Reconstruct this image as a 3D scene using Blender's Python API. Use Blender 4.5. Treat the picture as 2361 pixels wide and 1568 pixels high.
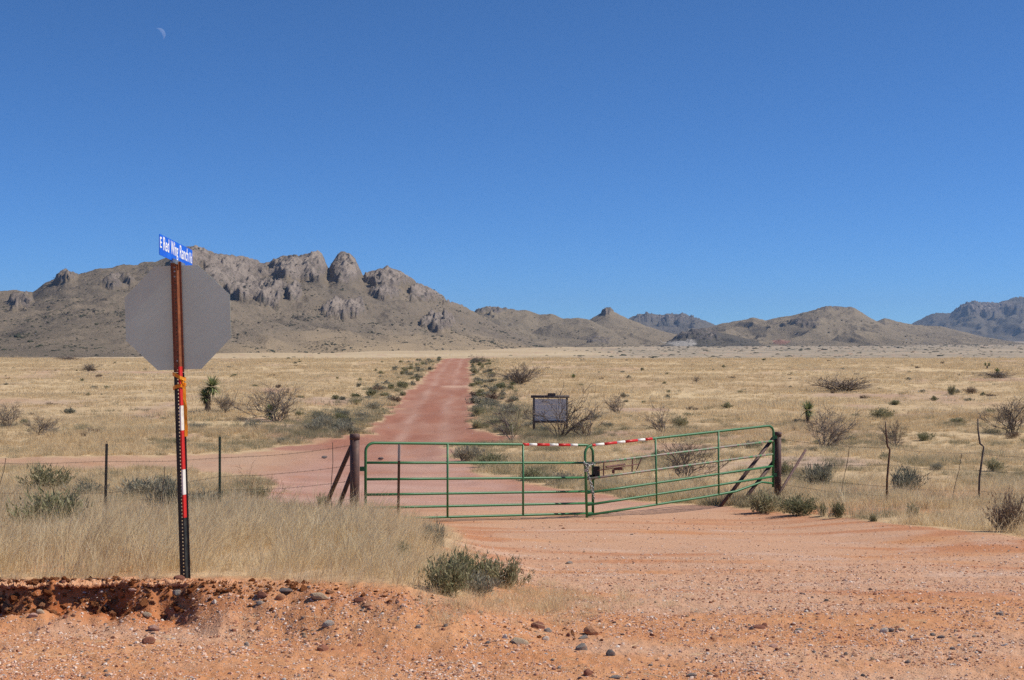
import bpy, bmesh, math, random
import numpy as np
from mathutils import Vector, Matrix
rng = np.random.default_rng(11); random.seed(11)
sc = bpy.context.scene; COL = sc.collection
for o in list(bpy.data.objects): bpy.data.objects.remove(o)

# ------------------------------------------------------------------ camera, sky, sun, exposure
F, CX, HY, EYE = 3259.0, 1180.5, 800.0, 1.65      # survey units of the photograph (2361 px wide)
cam_data = bpy.data.cameras.new('camera'); cam = bpy.data.objects.new('camera', cam_data); COL.objects.link(cam)
cam.location = (0, 0, EYE); cam.rotation_euler = (math.radians(90) + math.atan(16 / F), 0, 0)
cam_data.sensor_width = 36; cam_data.lens = F / 2361 * 36; cam_data.clip_start = 0.1; cam_data.clip_end = 60000
sc.camera = cam
SUN_EL, SUN_AZ = math.radians(47), math.radians(2)   # azimuth from +x (right) towards +y (ahead)
world = bpy.data.worlds.new('World'); sc.world = world; world.use_nodes = True
wn = world.node_tree.nodes; wl = world.node_tree.links; wn.clear()
sky = wn.new('ShaderNodeTexSky'); sky.sky_type = 'NISHITA'; sky.sun_disc = False
sky.sun_elevation = SUN_EL; sky.sun_rotation = math.pi / 2 - SUN_AZ
sky.altitude = 8000; sky.air_density = 1.5; sky.dust_density = 0.1; sky.ozone_density = 10
bg = wn.new('ShaderNodeBackground'); bg.inputs['Strength'].default_value = 0.104
wo = wn.new('ShaderNodeOutputWorld'); tint = wn.new('ShaderNodeMix'); tint.data_type = 'RGBA'; tint.blend_type = 'MULTIPLY'; tint.inputs[0].default_value = 1; tint.inputs[7].default_value = (.83, 1.07, 1.14, 1)
wl.new(sky.outputs[0], tint.inputs[6]); wl.new(tint.outputs[2], bg.inputs[0]); wl.new(bg.outputs[0], wo.inputs[0])
sd = bpy.data.lights.new('sun', 'SUN'); sd.energy = 5.0; sd.angle = math.radians(0.53); sd.color = (1.0, 0.94, 0.835)
sun = bpy.data.objects.new('sun', sd); COL.objects.link(sun)
sdir = Vector((math.cos(SUN_EL) * math.cos(SUN_AZ), math.cos(SUN_EL) * math.sin(SUN_AZ), math.sin(SUN_EL)))
sun.rotation_euler = (-sdir).to_track_quat('-Z', 'Y').to_euler(); sun.location = (0, 0, 30)
sc.view_settings.view_transform = 'Standard'; sc.view_settings.look = 'None'
sc.view_settings.exposure = 0.0; sc.view_settings.gamma = 1.0; sc.view_settings.use_curve_mapping = False
sc.render.engine = 'CYCLES'
sc.cycles.max_bounces = 8; sc.cycles.diffuse_bounces = 4; sc.cycles.glossy_bounces = 2
sc.cycles.transparent_max_bounces = 6; sc.cycles.volume_bounces = 0; sc.cycles.transmission_bounces = 2
sc.cycles.use_denoising = False
sc.render.film_transparent = False

# ------------------------------------------------------------------ noise and helpers
def _h(ix, iy, s):
    with np.errstate(over='ignore'):
        h = (ix.astype(np.int64) * 374761393 + iy.astype(np.int64) * 668265263 + s * 974634721) & 0xFFFFFFFF
        h = ((h ^ (h >> 13)) * 1274126177) & 0xFFFFFFFF
        h = h ^ (h >> 16)
    return (h & 0xFFFF) / 65536.0 * 2 * np.pi
def perlin(x, y, s=0):
    x0 = np.floor(x); y0 = np.floor(y); fx = x - x0; fy = y - y0
    u = fx ** 3 * (fx * (fx * 6 - 15) + 10); v = fy ** 3 * (fy * (fy * 6 - 15) + 10)
    def g(i, j):
        a = _h(x0 + i, y0 + j, s); return np.cos(a) * (fx - i) + np.sin(a) * (fy - j)
    a = g(0, 0); b = g(1, 0); c = g(0, 1); d = g(1, 1)
    return (a + u * (b - a) + v * ((c + u * (d - c)) - (a + u * (b - a)))) * 1.5
def fbm(x, y, o=4, s=0, g=0.5):
    t = np.zeros_like(x, dtype=float); a = 1.0; f = 1.0
    for i in range(o):
        t += a * perlin(x * f + 17.3 * i, y * f - 9.1 * i, s + i); a *= g; f *= 2.03
    return t
def ridged(x, y, o=4, s=0, g=0.5):
    t = np.zeros_like(x, dtype=float); a = 1.0; f = 1.0; n = 0
    for i in range(o):
        t += a * (1 - np.abs(perlin(x * f + 5.3 * i, y * f - 3.1 * i, s + i)) * 1.6); n += a; a *= g; f *= 2.07
    return t / n
def sstep(a, b, x):
    t = np.clip((x - a) / (b - a), 0, 1); return t * t * (3 - 2 * t)
def smooth_interp(x, xp, fp):                       # monotone-ish cubic through points
    xp = np.asarray(xp, float); fp = np.asarray(fp, float)
    m = np.gradient(fp, xp)
    x = np.clip(x, xp[0], xp[-1]); i = np.clip(np.searchsorted(xp, x) - 1, 0, len(xp) - 2)
    h = xp[i + 1] - xp[i]; t = (x - xp[i]) / h
    return ((2*t**3 - 3*t**2 + 1) * fp[i] + (t**3 - 2*t**2 + t) * h * m[i] + (-2*t**3 + 3*t**2) * fp[i+1] + (t**3 - t**2) * h * m[i+1])

FAR_Y = [29, 34, 40, 50, 62, 74, 86, 108, 132, 175, 229, 255, 275, 310, 420, 800, 1500, 2200, 3500, 5000, 9000, 14000, 40000]
FAR_Z = [-1.58, -1.74, -1.88, -2.06, -2.15, -2.13, -2.04, -1.84, -1.55, -1.10, -0.62, -0.52, -0.60, -1.1, -4, -9, -9, -6, .5, 8, 30, 60, 160]
def edge_y(x):                                       # lip of the cut bank left of the driveway
    e = np.interp(x, [-9, -3.4, -2.4, -1.4, -0.9, -0.45, 0.4], [10.02, 10.0, 9.98, 9.8, 9.66, 9.5, 9.4])
    return e + 0.09 * perlin(x * 1.3, x * 0 + 2.2, 31) + 0.05 * perlin(x * 4.1, x * 0 + 7.7, 32)
def terrain(x, y):
    x = np.asarray(x, float); y = np.asarray(y, float)
    drive = smooth_interp(y, [-30, 0, 5, 8, 9.3, 10.5, 13, 17, 21, 25, 29] + FAR_Y[1:], [-.05, -.1, -.14, -.2, -.235, -.3, -.5, -.85, -1.15, -1.42, -1.58] + FAR_Z[1:])
    bank = smooth_interp(y, [-30, 9, 10, 11, 12.5, 16, 20, 25, 29] + FAR_Y[1:], [.03, .01, -.02, -.08, -.19, -.53, -.93, -1.40, -1.58] + FAR_Z[1:])
    w = 1 - sstep(-1.2, 0.1, x + 0.25 * perlin(x * .5, y * .5, 3) - np.interp(y, [9, 12, 14, 24], [.15, .35, .25, -.75]))
    ey = edge_y(x)
    wid = np.interp(x, [-3.0, -2.4, -1.9, -.5, .3], [.15, .24, .85, 1.1, 1.2])
    t = (y - ey) / wid
    nz = fbm(x * 3.2, y * 3.2, 4, 40)
    lip = sstep(-1.0, 0.05, t + np.interp(x, [-2.7, -2.1], [.32, .03]) * (nz + .45 * perlin(x * 11, y * 11, 44)))
    low = np.minimum(drive + 0.0, -0.14 - 0.05 * (9.6 - y) / 2)
    debris = np.interp(x, [-2.7, -2.0], [.07, .015]) * np.exp(-((y - ey + .32) / .2) ** 2) * (1 + nz)
    scarp = low + debris + (bank + 0.012 * np.exp(-((y - ey - .1) / .2) ** 2) - low) * lip
    near_bank = np.where(y < ey + 1.0, scarp, bank)
    z = drive + (near_bank - drive) * w
    # raised right verge
    rv = sstep(2.2, 4.4, x - np.interp(y, [9, 18, 22, 27], [6, 2.6, 1.6, 2.0])) * sstep(15, 20, y) * (1 - sstep(27, 34, y))
    z = z + rv * 0.14
    r = np.hypot(x, y)
    amp = np.interp(r, [0, 6, 12, 30, 60, 260, 600], [.02, .022, .03, .05, .09, .12, .5])
    z = z + amp * 0.6 * fbm(x / 2.4, y / 2.4, 3, 50) * sstep(2, 6, r)
    z = z + sstep(28, 60, y) * 0.22 * fbm(x / 17, y / 17, 3, 60) * (1 - sstep(180, 230, y) * .6)
    z = z + sstep(300, 900, y) * 2.0 * fbm(x / 400, y / 400, 3, 61)
    # small clods and footprints in the near soil
    nearm = 1 - sstep(14, 20, r)
    z = z + nearm * (0.010 * fbm(x * 5, y * 5, 3, 70) + 0.006 * perlin(x * 19, y * 19, 74))
    hol = np.clip(perlin(x * 2.6 + 3, y * 1.1, 77) - .18, 0, 1) * np.exp(-((y - ey + .08) / .16) ** 2) * w
    z = z - 0.13 * hol * np.clip(-x - .8, 0, 1)
    return z
_ys = np.concatenate([np.arange(4, 40, .02), np.arange(40, 400, .2)])
def at(X, Y):                                        # where a sight line of the survey meets the ground
    u = (X - CX) / F
    zr = EYE - (Y - HY) / F * _ys
    d = terrain(u * _ys, _ys) - zr
    i = int(np.argmax(d >= 0)) if (d >= 0).any() else len(_ys) - 1
    y = _ys[i]; return Vector((u * y, y, float(terrain(np.array([u * y]), np.array([y]))[0])))
def gz(x, y): return float(terrain(np.array([x]), np.array([y]))[0])
def pt(X, Y, d): return Vector(((X - CX) / F * d, d, EYE - (Y - HY) / F * d))

def tag(o, label=None, cat=None, group=None, kind=None):
    if label: o['label'] = label
    if cat: o['category'] = cat
    if group: o['group'] = group
    if kind: o['kind'] = kind
    return o
def link(o, parent=None):
    COL.objects.link(o)
    if parent is not None: o.parent = parent
    return o
def empty(name, loc, label, cat, group=None):
    o = bpy.data.objects.new(name, None); o.location = loc; o.empty_display_size = .2
    link(o); return tag(o, label, cat, group)
def mesh_from(name, v, f, m=None, smooth=False):
    me = bpy.data.meshes.new(name); me.from_pydata([tuple(map(float, p)) for p in v], [], f); me.update()
    if m: me.materials.append(m)
    if smooth: me.polygons.foreach_set('use_smooth', [True] * len(me.polygons))
    return me
def big_mesh(name, co, quads, m, smooth=True):
    me = bpy.data.meshes.new(name); n = len(co); k = len(quads)
    me.vertices.add(n); me.vertices.foreach_set('co', np.asarray(co, np.float32).ravel())
    me.loops.add(k * 4); me.loops.foreach_set('vertex_index', np.asarray(quads, np.int32).ravel())
    me.polygons.add(k); me.polygons.foreach_set('loop_start', np.arange(k, dtype=np.int32) * 4)
    me.polygons.foreach_set('loop_total', np.full(k, 4, np.int32))
    me.update(calc_edges=True)
    if smooth: me.polygons.foreach_set('use_smooth', np.ones(k, bool))
    if m: me.materials.append(m)
    return me
def fattr(me, name, arr):
    a = me.attributes.new(name, 'FLOAT', 'POINT'); a.data.foreach_set('value', np.asarray(arr, np.float32))
class MB:                                            # collects simple shapes into one mesh
    def __init__(s): s.v = []; s.f = []
    def tube(s, path, r, n=8, cap=True):
        path = [Vector(p) for p in path]; b = len(s.v); k = len(path)
        rr = r if isinstance(r, (list, tuple)) else [r] * k
        up = None
        for i, p in enumerate(path):
            t = (path[min(i + 1, k - 1)] - path[max(i - 1, 0)]).normalized()
            if up is None:
                up = t.cross(Vector((0, 0, 1)) if abs(t.z) < .9 else Vector((1, 0, 0))).normalized()
            up = (up - t * up.dot(t)).normalized(); w = t.cross(up)
            for j in range(n):
                a = 2 * math.pi * j / n; s.v.append(p + (up * math.cos(a) + w * math.sin(a)) * rr[i])
        for i in range(k - 1):
            for j in range(n):
                s.f.append((b + i*n + j, b + i*n + (j+1) % n, b + (i+1)*n + (j+1) % n, b + (i+1)*n + j))
        if cap:
            s.f.append(tuple(b + j for j in range(n))[::-1]); s.f.append(tuple(b + (k-1)*n + j for j in range(n)))
        return s
    def box(s, c, d, M=None):
        b = len(s.v); c = Vector(c); M = M or Matrix.Identity(3)
        for x in (-1, 1):
            for y in (-1, 1):
                for z in (-1, 1): s.v.append(c + M @ Vector((x*d[0]/2, y*d[1]/2, z*d[2]/2)))
        for q in ((0,1,3,2),(4,6,7,5),(0,4,5,1),(2,3,7,6),(0,2,6,4),(1,5,7,3)): s.f.append(tuple(b+i for i in q))
        return s
    def prism(s, poly, z0, z1):
        b = len(s.v); n = len(poly)
        for z in (z0, z1):
            for p in poly: s.v.append(Vector((p[0], p[1], z)))
        for j in range(n): s.f.append((b+j, b+(j+1) % n, b+n+(j+1) % n, b+n+j))
        s.f.append(tuple(b+j for j in range(n))[::-1]); s.f.append(tuple(b+n+j for j in range(n)))
        return s
    def quad(s, a, b_, c, d):
        b = len(s.v); s.v += [Vector(a), Vector(b_), Vector(c), Vector(d)]; s.f.append((b, b+1, b+2, b+3)); return s
    def mesh(s, name, m, smooth=False): return mesh_from(name, s.v, s.f, m, smooth)
    def build(s, name, m, parent=None, smooth=False, off=None):
        if off is not None: s.v = [Vector(p) - Vector(off) for p in s.v]
        return link(bpy.data.objects.new(name, s.mesh(name, m, smooth)), parent)

# ------------------------------------------------------------------ materials
def newmat(name):
    m = bpy.data.materials.new(name); m.use_nodes = True; nt = m.node_tree
    return m, nt, nt.nodes, nt.links, nt.nodes['Principled BSDF']
def nd(nt, typ, **kw):
    n = nt.nodes.new(typ)
    for k, v in kw.items():
        if k.startswith('i_'):
            key = k[2:]; key = int(key) if key.isdigit() else key.replace('_', ' ')
            n.inputs[key].default_value = v
        else: setattr(n, k, v)
    return n
def noise(nt, scale, detail=4, rough=.55, vec=None, map_scale=None, dist=0.0):
    n = nd(nt, 'ShaderNodeTexNoise'); n.inputs['Scale'].default_value = scale; n.inputs['Detail'].default_value = detail
    n.inputs['Roughness'].default_value = rough; n.inputs['Distortion'].default_value = dist
    if vec is not None:
        if map_scale:
            mp = nd(nt, 'ShaderNodeMapping'); mp.inputs['Scale'].default_value = map_scale
            nt.links.new(vec, mp.inputs['Vector']); vec = mp.outputs[0]
        nt.links.new(vec, n.inputs['Vector'])
    return n.outputs['Fac']
def ramp(nt, fac, stops):
    r = nd(nt, 'ShaderNodeValToRGB'); e = r.color_ramp.elements
    while len(e) < len(stops): e.new(.5)
    for i, (p, c) in enumerate(stops):
        e[i].position = p; e[i].color = (c, c, c, 1) if isinstance(c, (int, float)) else (*c, 1)
    nt.links.new(fac, r.inputs[0]); return r.outputs[0]
def mix(nt, fac, a, b, blend='MIX'):
    n = nd(nt, 'ShaderNodeMix', data_type='RGBA', blend_type=blend)
    for s, v in ((0, fac), (6, a), (7, b)):
        if hasattr(v, 'is_output'): nt.links.new(v, n.inputs[s])
        else: n.inputs[s].default_value = v if s == 0 else ((*v, 1) if len(v) == 3 else v)
    return n.outputs[2]
def math_(nt, op, a, b=None, clamp=False):
    n = nd(nt, 'ShaderNodeMath', operation=op, use_clamp=clamp)
    for i, v in enumerate((a, b)):
        if v is None: continue
        if hasattr(v, 'is_output'): nt.links.new(v, n.inputs[i])
        else: n.inputs[i].default_value = v
    return n.outputs[0]
def attr(nt, name, typ='GEOMETRY'): return nd(nt, 'ShaderNodeAttribute', attribute_name=name, attribute_type=typ).outputs['Fac']
def pos(nt): return nd(nt, 'ShaderNodeNewGeometry').outputs['Position']
def objco(nt): return nd(nt, 'ShaderNodeTexCoord').outputs['Object']
def bump(nt, bsdf, h, strength, dist):
    b = nd(nt, 'ShaderNodeBump'); b.inputs['Strength'].default_value = strength; b.inputs['Distance'].default_value = dist
    nt.links.new(h, b.inputs['Height']); nt.links.new(b.outputs[0], bsdf.inputs['Normal'])

def mat_worn(name, c, c2, rough=.5, sc_=12, metal=0.0, lo=.45, hi=.62, spec=.4):
    m, nt, N, L, B = newmat(name); p = objco(nt)
    f = ramp(nt, noise(nt, sc_, 6, .6, p), [(lo, 0.0), (hi, 1.0)])
    L.new(mix(nt, f, c, c2), B.inputs['Base Color']); B.inputs['Metallic'].default_value = metal
    r = nd(nt, 'ShaderNodeMapRange', i_3=rough - .08, i_4=rough + .15); L.new(noise(nt, sc_ * 3, 4, .6, p), r.inputs[0]); L.new(r.outputs[0], B.inputs['Roughness'])
    B.inputs['Specular IOR Level'].default_value = spec
    bump(nt, B, noise(nt, sc_ * 8, 3, .6, p), .15, .004)
    return m
M_green = mat_worn('green_gate_paint', (.045, .175, .066), (.07, .15, .066), .38, 9, lo=.55, hi=.72)
M_greenw = mat_worn('worn_gate_paint', (.07, .23, .09), (.28, .20, .17), .42, 14, lo=.4, hi=.55)
M_rust = mat_worn('rust_pipe', (.085, .044, .037), (.14, .070, .052), .62, 7)
M_rust2 = mat_worn('rust_post', (.075, .038, .022), (.16, .075, .035), .6, 18)
M_dark = mat_worn('dark_steel', (.022, .022, .02), (.06, .045, .035), .55, 14)
M_tgreen = mat_worn('green_post_paint', (.02, .05, .03), (.05, .04, .03), .5, 20)
M_white = mat_worn('white_band', (.78, .76, .70), (.6, .56, .5), .4, 20, lo=.5, hi=.7)
M_red = mat_worn('red_band', (.58, .022, .018), (.42, .03, .02), .38, 20, lo=.5, hi=.7)
M_silver = mat_worn('galvanised_steel', (.42, .42, .41), (.25, .23, .2), .35, 30, .8)
M_rail = mat_worn('latch_rust', (.17, .065, .05), (.10, .045, .035), .55, 25)
M_upost = mat_worn('rusted_sign_post', (.185, .060, .024), (.26, .09, .036), .5, 30)
M_upost_lo = mat_worn('black_sign_stub', (.02, .024, .024), (.05, .048, .042), .42, 30)
M_blue = mat_worn('blue_sign_sheet', (.004, .10, .62), (.008, .14, .72), .35, 8)
M_lett = mat_worn('white_lettering', (.82, .84, .84), (.75, .78, .8), .4, 8)
M_orange = mat_worn('orange_tape', (.78, .25, .008), (.72, .32, .02), .35, 30)
M_wood = mat_worn('weathered_timber', (.075, .06, .055), (.13, .105, .092), .8, 10)
M_wire = mat_worn('rusty_wire', (.05, .032, .024), (.10, .07, .05), .6, 40)
M_stopred = mat_worn('red_sign_sheet', (.5, .02, .02), (.45, .03, .02), .4, 8)
def mat_alu():
    m, nt, N, L, B = newmat('bare_aluminium'); p = objco(nt)
    rot = nd(nt, 'ShaderNodeMapping'); rot.inputs['Rotation'].default_value = (0, math.radians(38), 0); L.new(p, rot.inputs[0])
    f = noise(nt, 3, 5, .6, rot.outputs[0], (1.2, 1, 14)); g = noise(nt, 2.2, 4, .6, p)
    c = mix(nt, f, (.51, .64, .52), (.66, .80, .66)); L.new(mix(nt, ramp(nt, g, [(.35, 0), (.7, .5)]), c, (.43, .53, .44)), B.inputs['Base Color'])
    B.inputs['Metallic'].default_value = .1; B.inputs['Roughness'].default_value = .62; return m
M_alu = mat_alu()
def mat_panel():
    m, nt, N, L, B = newmat('bleached_board'); p = objco(nt)
    c = mix(nt, noise(nt, 2, 5, .6, p, (.6, 1, 8)), (.62, .59, .53), (.76, .73, .66)); L.new(c, B.inputs['Base Color']); B.inputs['Roughness'].default_value = .8; return m
M_panel = mat_panel()

SOIL = (.595, .302, .150); SOIL2 = (.525, .232, .102); PINK = (.575, .343, .218); ROADC = (.355, .155, .104); ROADL = (.43, .238, .172)
STRAW = (.66, .50, .295); STRAW2 = (.56, .40, .235)
def mat_ground():
    m, nt, N, L, B = newmat('desert_soil'); p = pos(nt)
    road = attr(nt, 'road'); grs = attr(nt, 'grassy'); pink = attr(nt, 'pink'); far = attr(nt, 'far'); red = attr(nt, 'red'); rut = attr(nt, 'rut'); pale = attr(nt, 'pale'); brushy = attr(nt, 'brushy')
    n1 = noise(nt, 1.1, 6, .6, p); n2 = noise(nt, 7, 5, .65, p); n3 = noise(nt, 0.12, 5, .6, p)
    soil = mix(nt, ramp(nt, n1, [(.35, 0.0), (.68, 1.0)]), SOIL, SOIL2)
    soil = mix(nt, math_(nt, 'MULTIPLY', pink, ramp(nt, n2, [(.2, .75), (.7, 1.0)])), soil, PINK)
    rc = mix(nt, ramp(nt, noise(nt, .5, 7, .6, p, (1, .25, 1)), [(.40, 0.0), (.75, 1.0)]), ROADC, ROADL)
    rc = mix(nt, rut, rc, (.56, .37, .29))
    rc = mix(nt, attr(nt, 'apron'), rc, (.53, .325, .255))
    soil = mix(nt, attr(nt, 'roadfar'), soil, rc)
    soil = mix(nt, attr(nt, 'field'), soil, mix(nt, ramp(nt, n3, [(.4, 0.0), (.6, 1.0)]), (.44, .275, .175), (.50, .36, .255)))
    soil = mix(nt, red, soil, (.50, .215, .105))
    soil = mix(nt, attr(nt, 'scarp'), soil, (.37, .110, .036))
    soil = mix(nt, pale, soil, (.60, .40, .29))
    # grit: single grains of several colours, fading with distance
    vor = nd(nt, 'ShaderNodeTexVoronoi', feature='F1'); vor.inputs['Scale'].default_value = 85; L.new(p, vor.inputs['Vector'])
    sep = nd(nt, 'ShaderNodeSeparateColor'); L.new(vor.outputs['Color'], sep.inputs[0])
    grain = ramp(nt, sep.outputs[0], [(0, (.16, .09, .07)), (.18, (.34, .14, .08)), (.4, (.55, .28, .17)), (.6, (.66, .44, .33)), (.85, (.78, .66, .57)), (1, (.26, .22, .21))])
    dens = math_(nt, 'MULTIPLY', math_(nt, 'LESS_THAN', sep.outputs[1], .42), ramp(nt, vor.outputs['Distance'], [(.3, 1.0), (.48, 0.0)]))
    dens = math_(nt, 'MULTIPLY', dens, ramp(nt, noise(nt, 1.7, 4, .6, p), [(.32, .25), (.6, 1.0)]))
    soil = mix(nt, math_(nt, 'MULTIPLY', dens, attr(nt, 'grit')), soil, grain)
    # dry grass cover
    g1 = noise(nt, .055, 6, .62, p); g2 = noise(nt, .9, 5, .7, p)
    straw = mix(nt, ramp(nt, g1, [(.36, 0.0), (.64, 1.0)]), STRAW2, STRAW)
    straw = mix(nt, ramp(nt, g2, [(.34, .55), (.6, 0.0)]), straw, (.50, .365, .22))
    farc = mix(nt, ramp(nt, noise(nt, .004, 6, .62, p), [(.35, 0.0), (.65, 1.0)]), (.48, .36, .22), (.58, .45, .285))
    brush = mix(nt, ramp(nt, noise(nt, .012, 8, .75, p, (1, .45, 1)), [(.42, 0.0), (.58, 1.0)]), (.44, .35, .25), (.29, .245, .18))
    farc = mix(nt, brushy, farc, brush)
    straw = mix(nt, far, straw, farc)
    c = mix(nt, grs, soil, straw)
    L.new(c, B.inputs['Base Color']); B.inputs['Roughness'].default_value = .95; B.inputs['Specular IOR Level'].default_value = .08
    hb = math_(nt, 'ADD', math_(nt, 'MULTIPLY', noise(nt, 60, 4, .65, p), .5), math_(nt, 'MULTIPLY', dens, .5))
    hb = math_(nt, 'ADD', hb, math_(nt, 'MULTIPLY', noise(nt, 14, 4, .6, p), 1.2))
    bump(nt, B, hb, .7, .02)
    return m
M_ground = mat_ground()

# ------------------------------------------------------------------ ground sheet and dirt road
ROAD_PX = [(1086, 832), (1088, 880), (1092, 940), (1094, 975), (1102, 990), (1190, 1006), (1186, 1020), (1110, 1024), (1042, 1030), (1040, 1052), (1118, 1086), (1200, 1110),
           (1338, 1134), (1507, 1160), (1657, 1168), (1750, 1178), (1900, 1192), (2050, 1204), (2200, 1220), (2361, 1243), (2560, 1262)]
ROAD_PX2 = [(985, 1402), (1012, 1386), (1046, 1335), (1062, 1292), (1036, 1262), (1028, 1236), (1040, 1212), (960, 1206), (838, 1192), (740, 1180), (650, 1166), (600, 1142),
            (630, 1118), (560, 1098), (400, 1080), (-150, 1076), (-150, 1058), (300, 1052), (560, 1045), (680, 1026), (790, 1010), (835, 1002), (872, 965), (906, 935), (965, 880), (996, 850), (1015, 832)]
def world_poly(px): return [tuple(at(X, Y)[:2]) for X, Y in px]
pA = world_poly(ROAD_PX); pB = world_poly(ROAD_PX2)
pA[0] = (pA[0][0], pA[0][1]); endx = (-9.2 - 4.9 * 0) ; 
top = [(pB[-1][0] - 2.2, 330.0), (pA[0][0] - 2.2, 330.0)]
ROAD = pA + [(14, 11), (14, -12), (-14, -12), (-14, 9.4), (-5, 9.45), (-2.5, 9.45), (-1.2, 9.35), (-.5, 9.2)] + pB + top
def sdist(x, y, poly):                               # signed distance, inside positive
    P = np.array(poly); Q = np.roll(P, -1, 0); best = np.full(x.shape, 1e9); ins = np.zeros(x.shape, bool)
    for (ax, ay), (bx, by) in zip(P, Q):
        dx, dy = bx - ax, by - ay; L2 = dx*dx + dy*dy + 1e-9
        t = np.clip(((x - ax)*dx + (y - ay)*dy) / L2, 0, 1)
        best = np.minimum(best, np.hypot(x - ax - t*dx, y - ay - t*dy))
        if ay != by:
            c = ((ay > y) != (by > y)) & (x < (bx - ax) * (y - ay) / (by - ay) + ax); ins ^= c
    return np.where(ins, best, -best)
def road_sd(x, y):
    n = np.interp(y, [8, 20, 40, 90, 230], [.18, .35, .6, .7, .6])
    w = n * fbm(x / (n * 3.2), y / (n * 3.2), 3, 90)
    return sdist(x, y, ROAD) + w
BARE_PX = [((1230, 1012), (90, 10)), ((1560, 1035), (120, 16)), ((1450, 1003), (130, 12)), ((1880, 1068), (180, 16)), ((700, 1000), (110, 22)), ((640, 968), (95, 9)), ((1640, 1010), (110, 10)),
           ((420, 1005), (70, 8)), ((1930, 912), (170, 6)), ((2300, 875), (110, 5)), ((310, 858), (120, 4)), ((2250, 1150), (140, 18)), ((2010, 1180), (200, 9)), ((1480, 945), (60, 4)), ((760, 925), (90, 10))]
def bare_mask(x, y):
    z = terrain(x, y); X = CX + x / np.maximum(y, 1) * F; Y = HY + (EYE - z) / np.maximum(y, 1) * F
    b = np.zeros(x.shape)
    for (cx, cy), (rx, ry) in BARE_PX: b = np.maximum(b, 1.35 - ((X - cx) / rx) ** 2 - ((Y - cy) / ry) ** 2)
    s = np.interp(y, [20, 60, 260], [2.2, 5, 14])
    b = np.clip(b, 0, 1) * 1.0 + 0.75 * fbm(x / s, y / s, 3, 95)
    g = fbm(x / 22, y / 22, 4, 96) + .35 * fbm(x / 4, y / 4, 2, 97)
    return np.clip(np.maximum(sstep(.25, .8, b) * (y < 300), sstep(.42, .9, g) * .8 * sstep(26, 34, y)), 0, 1)

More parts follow.
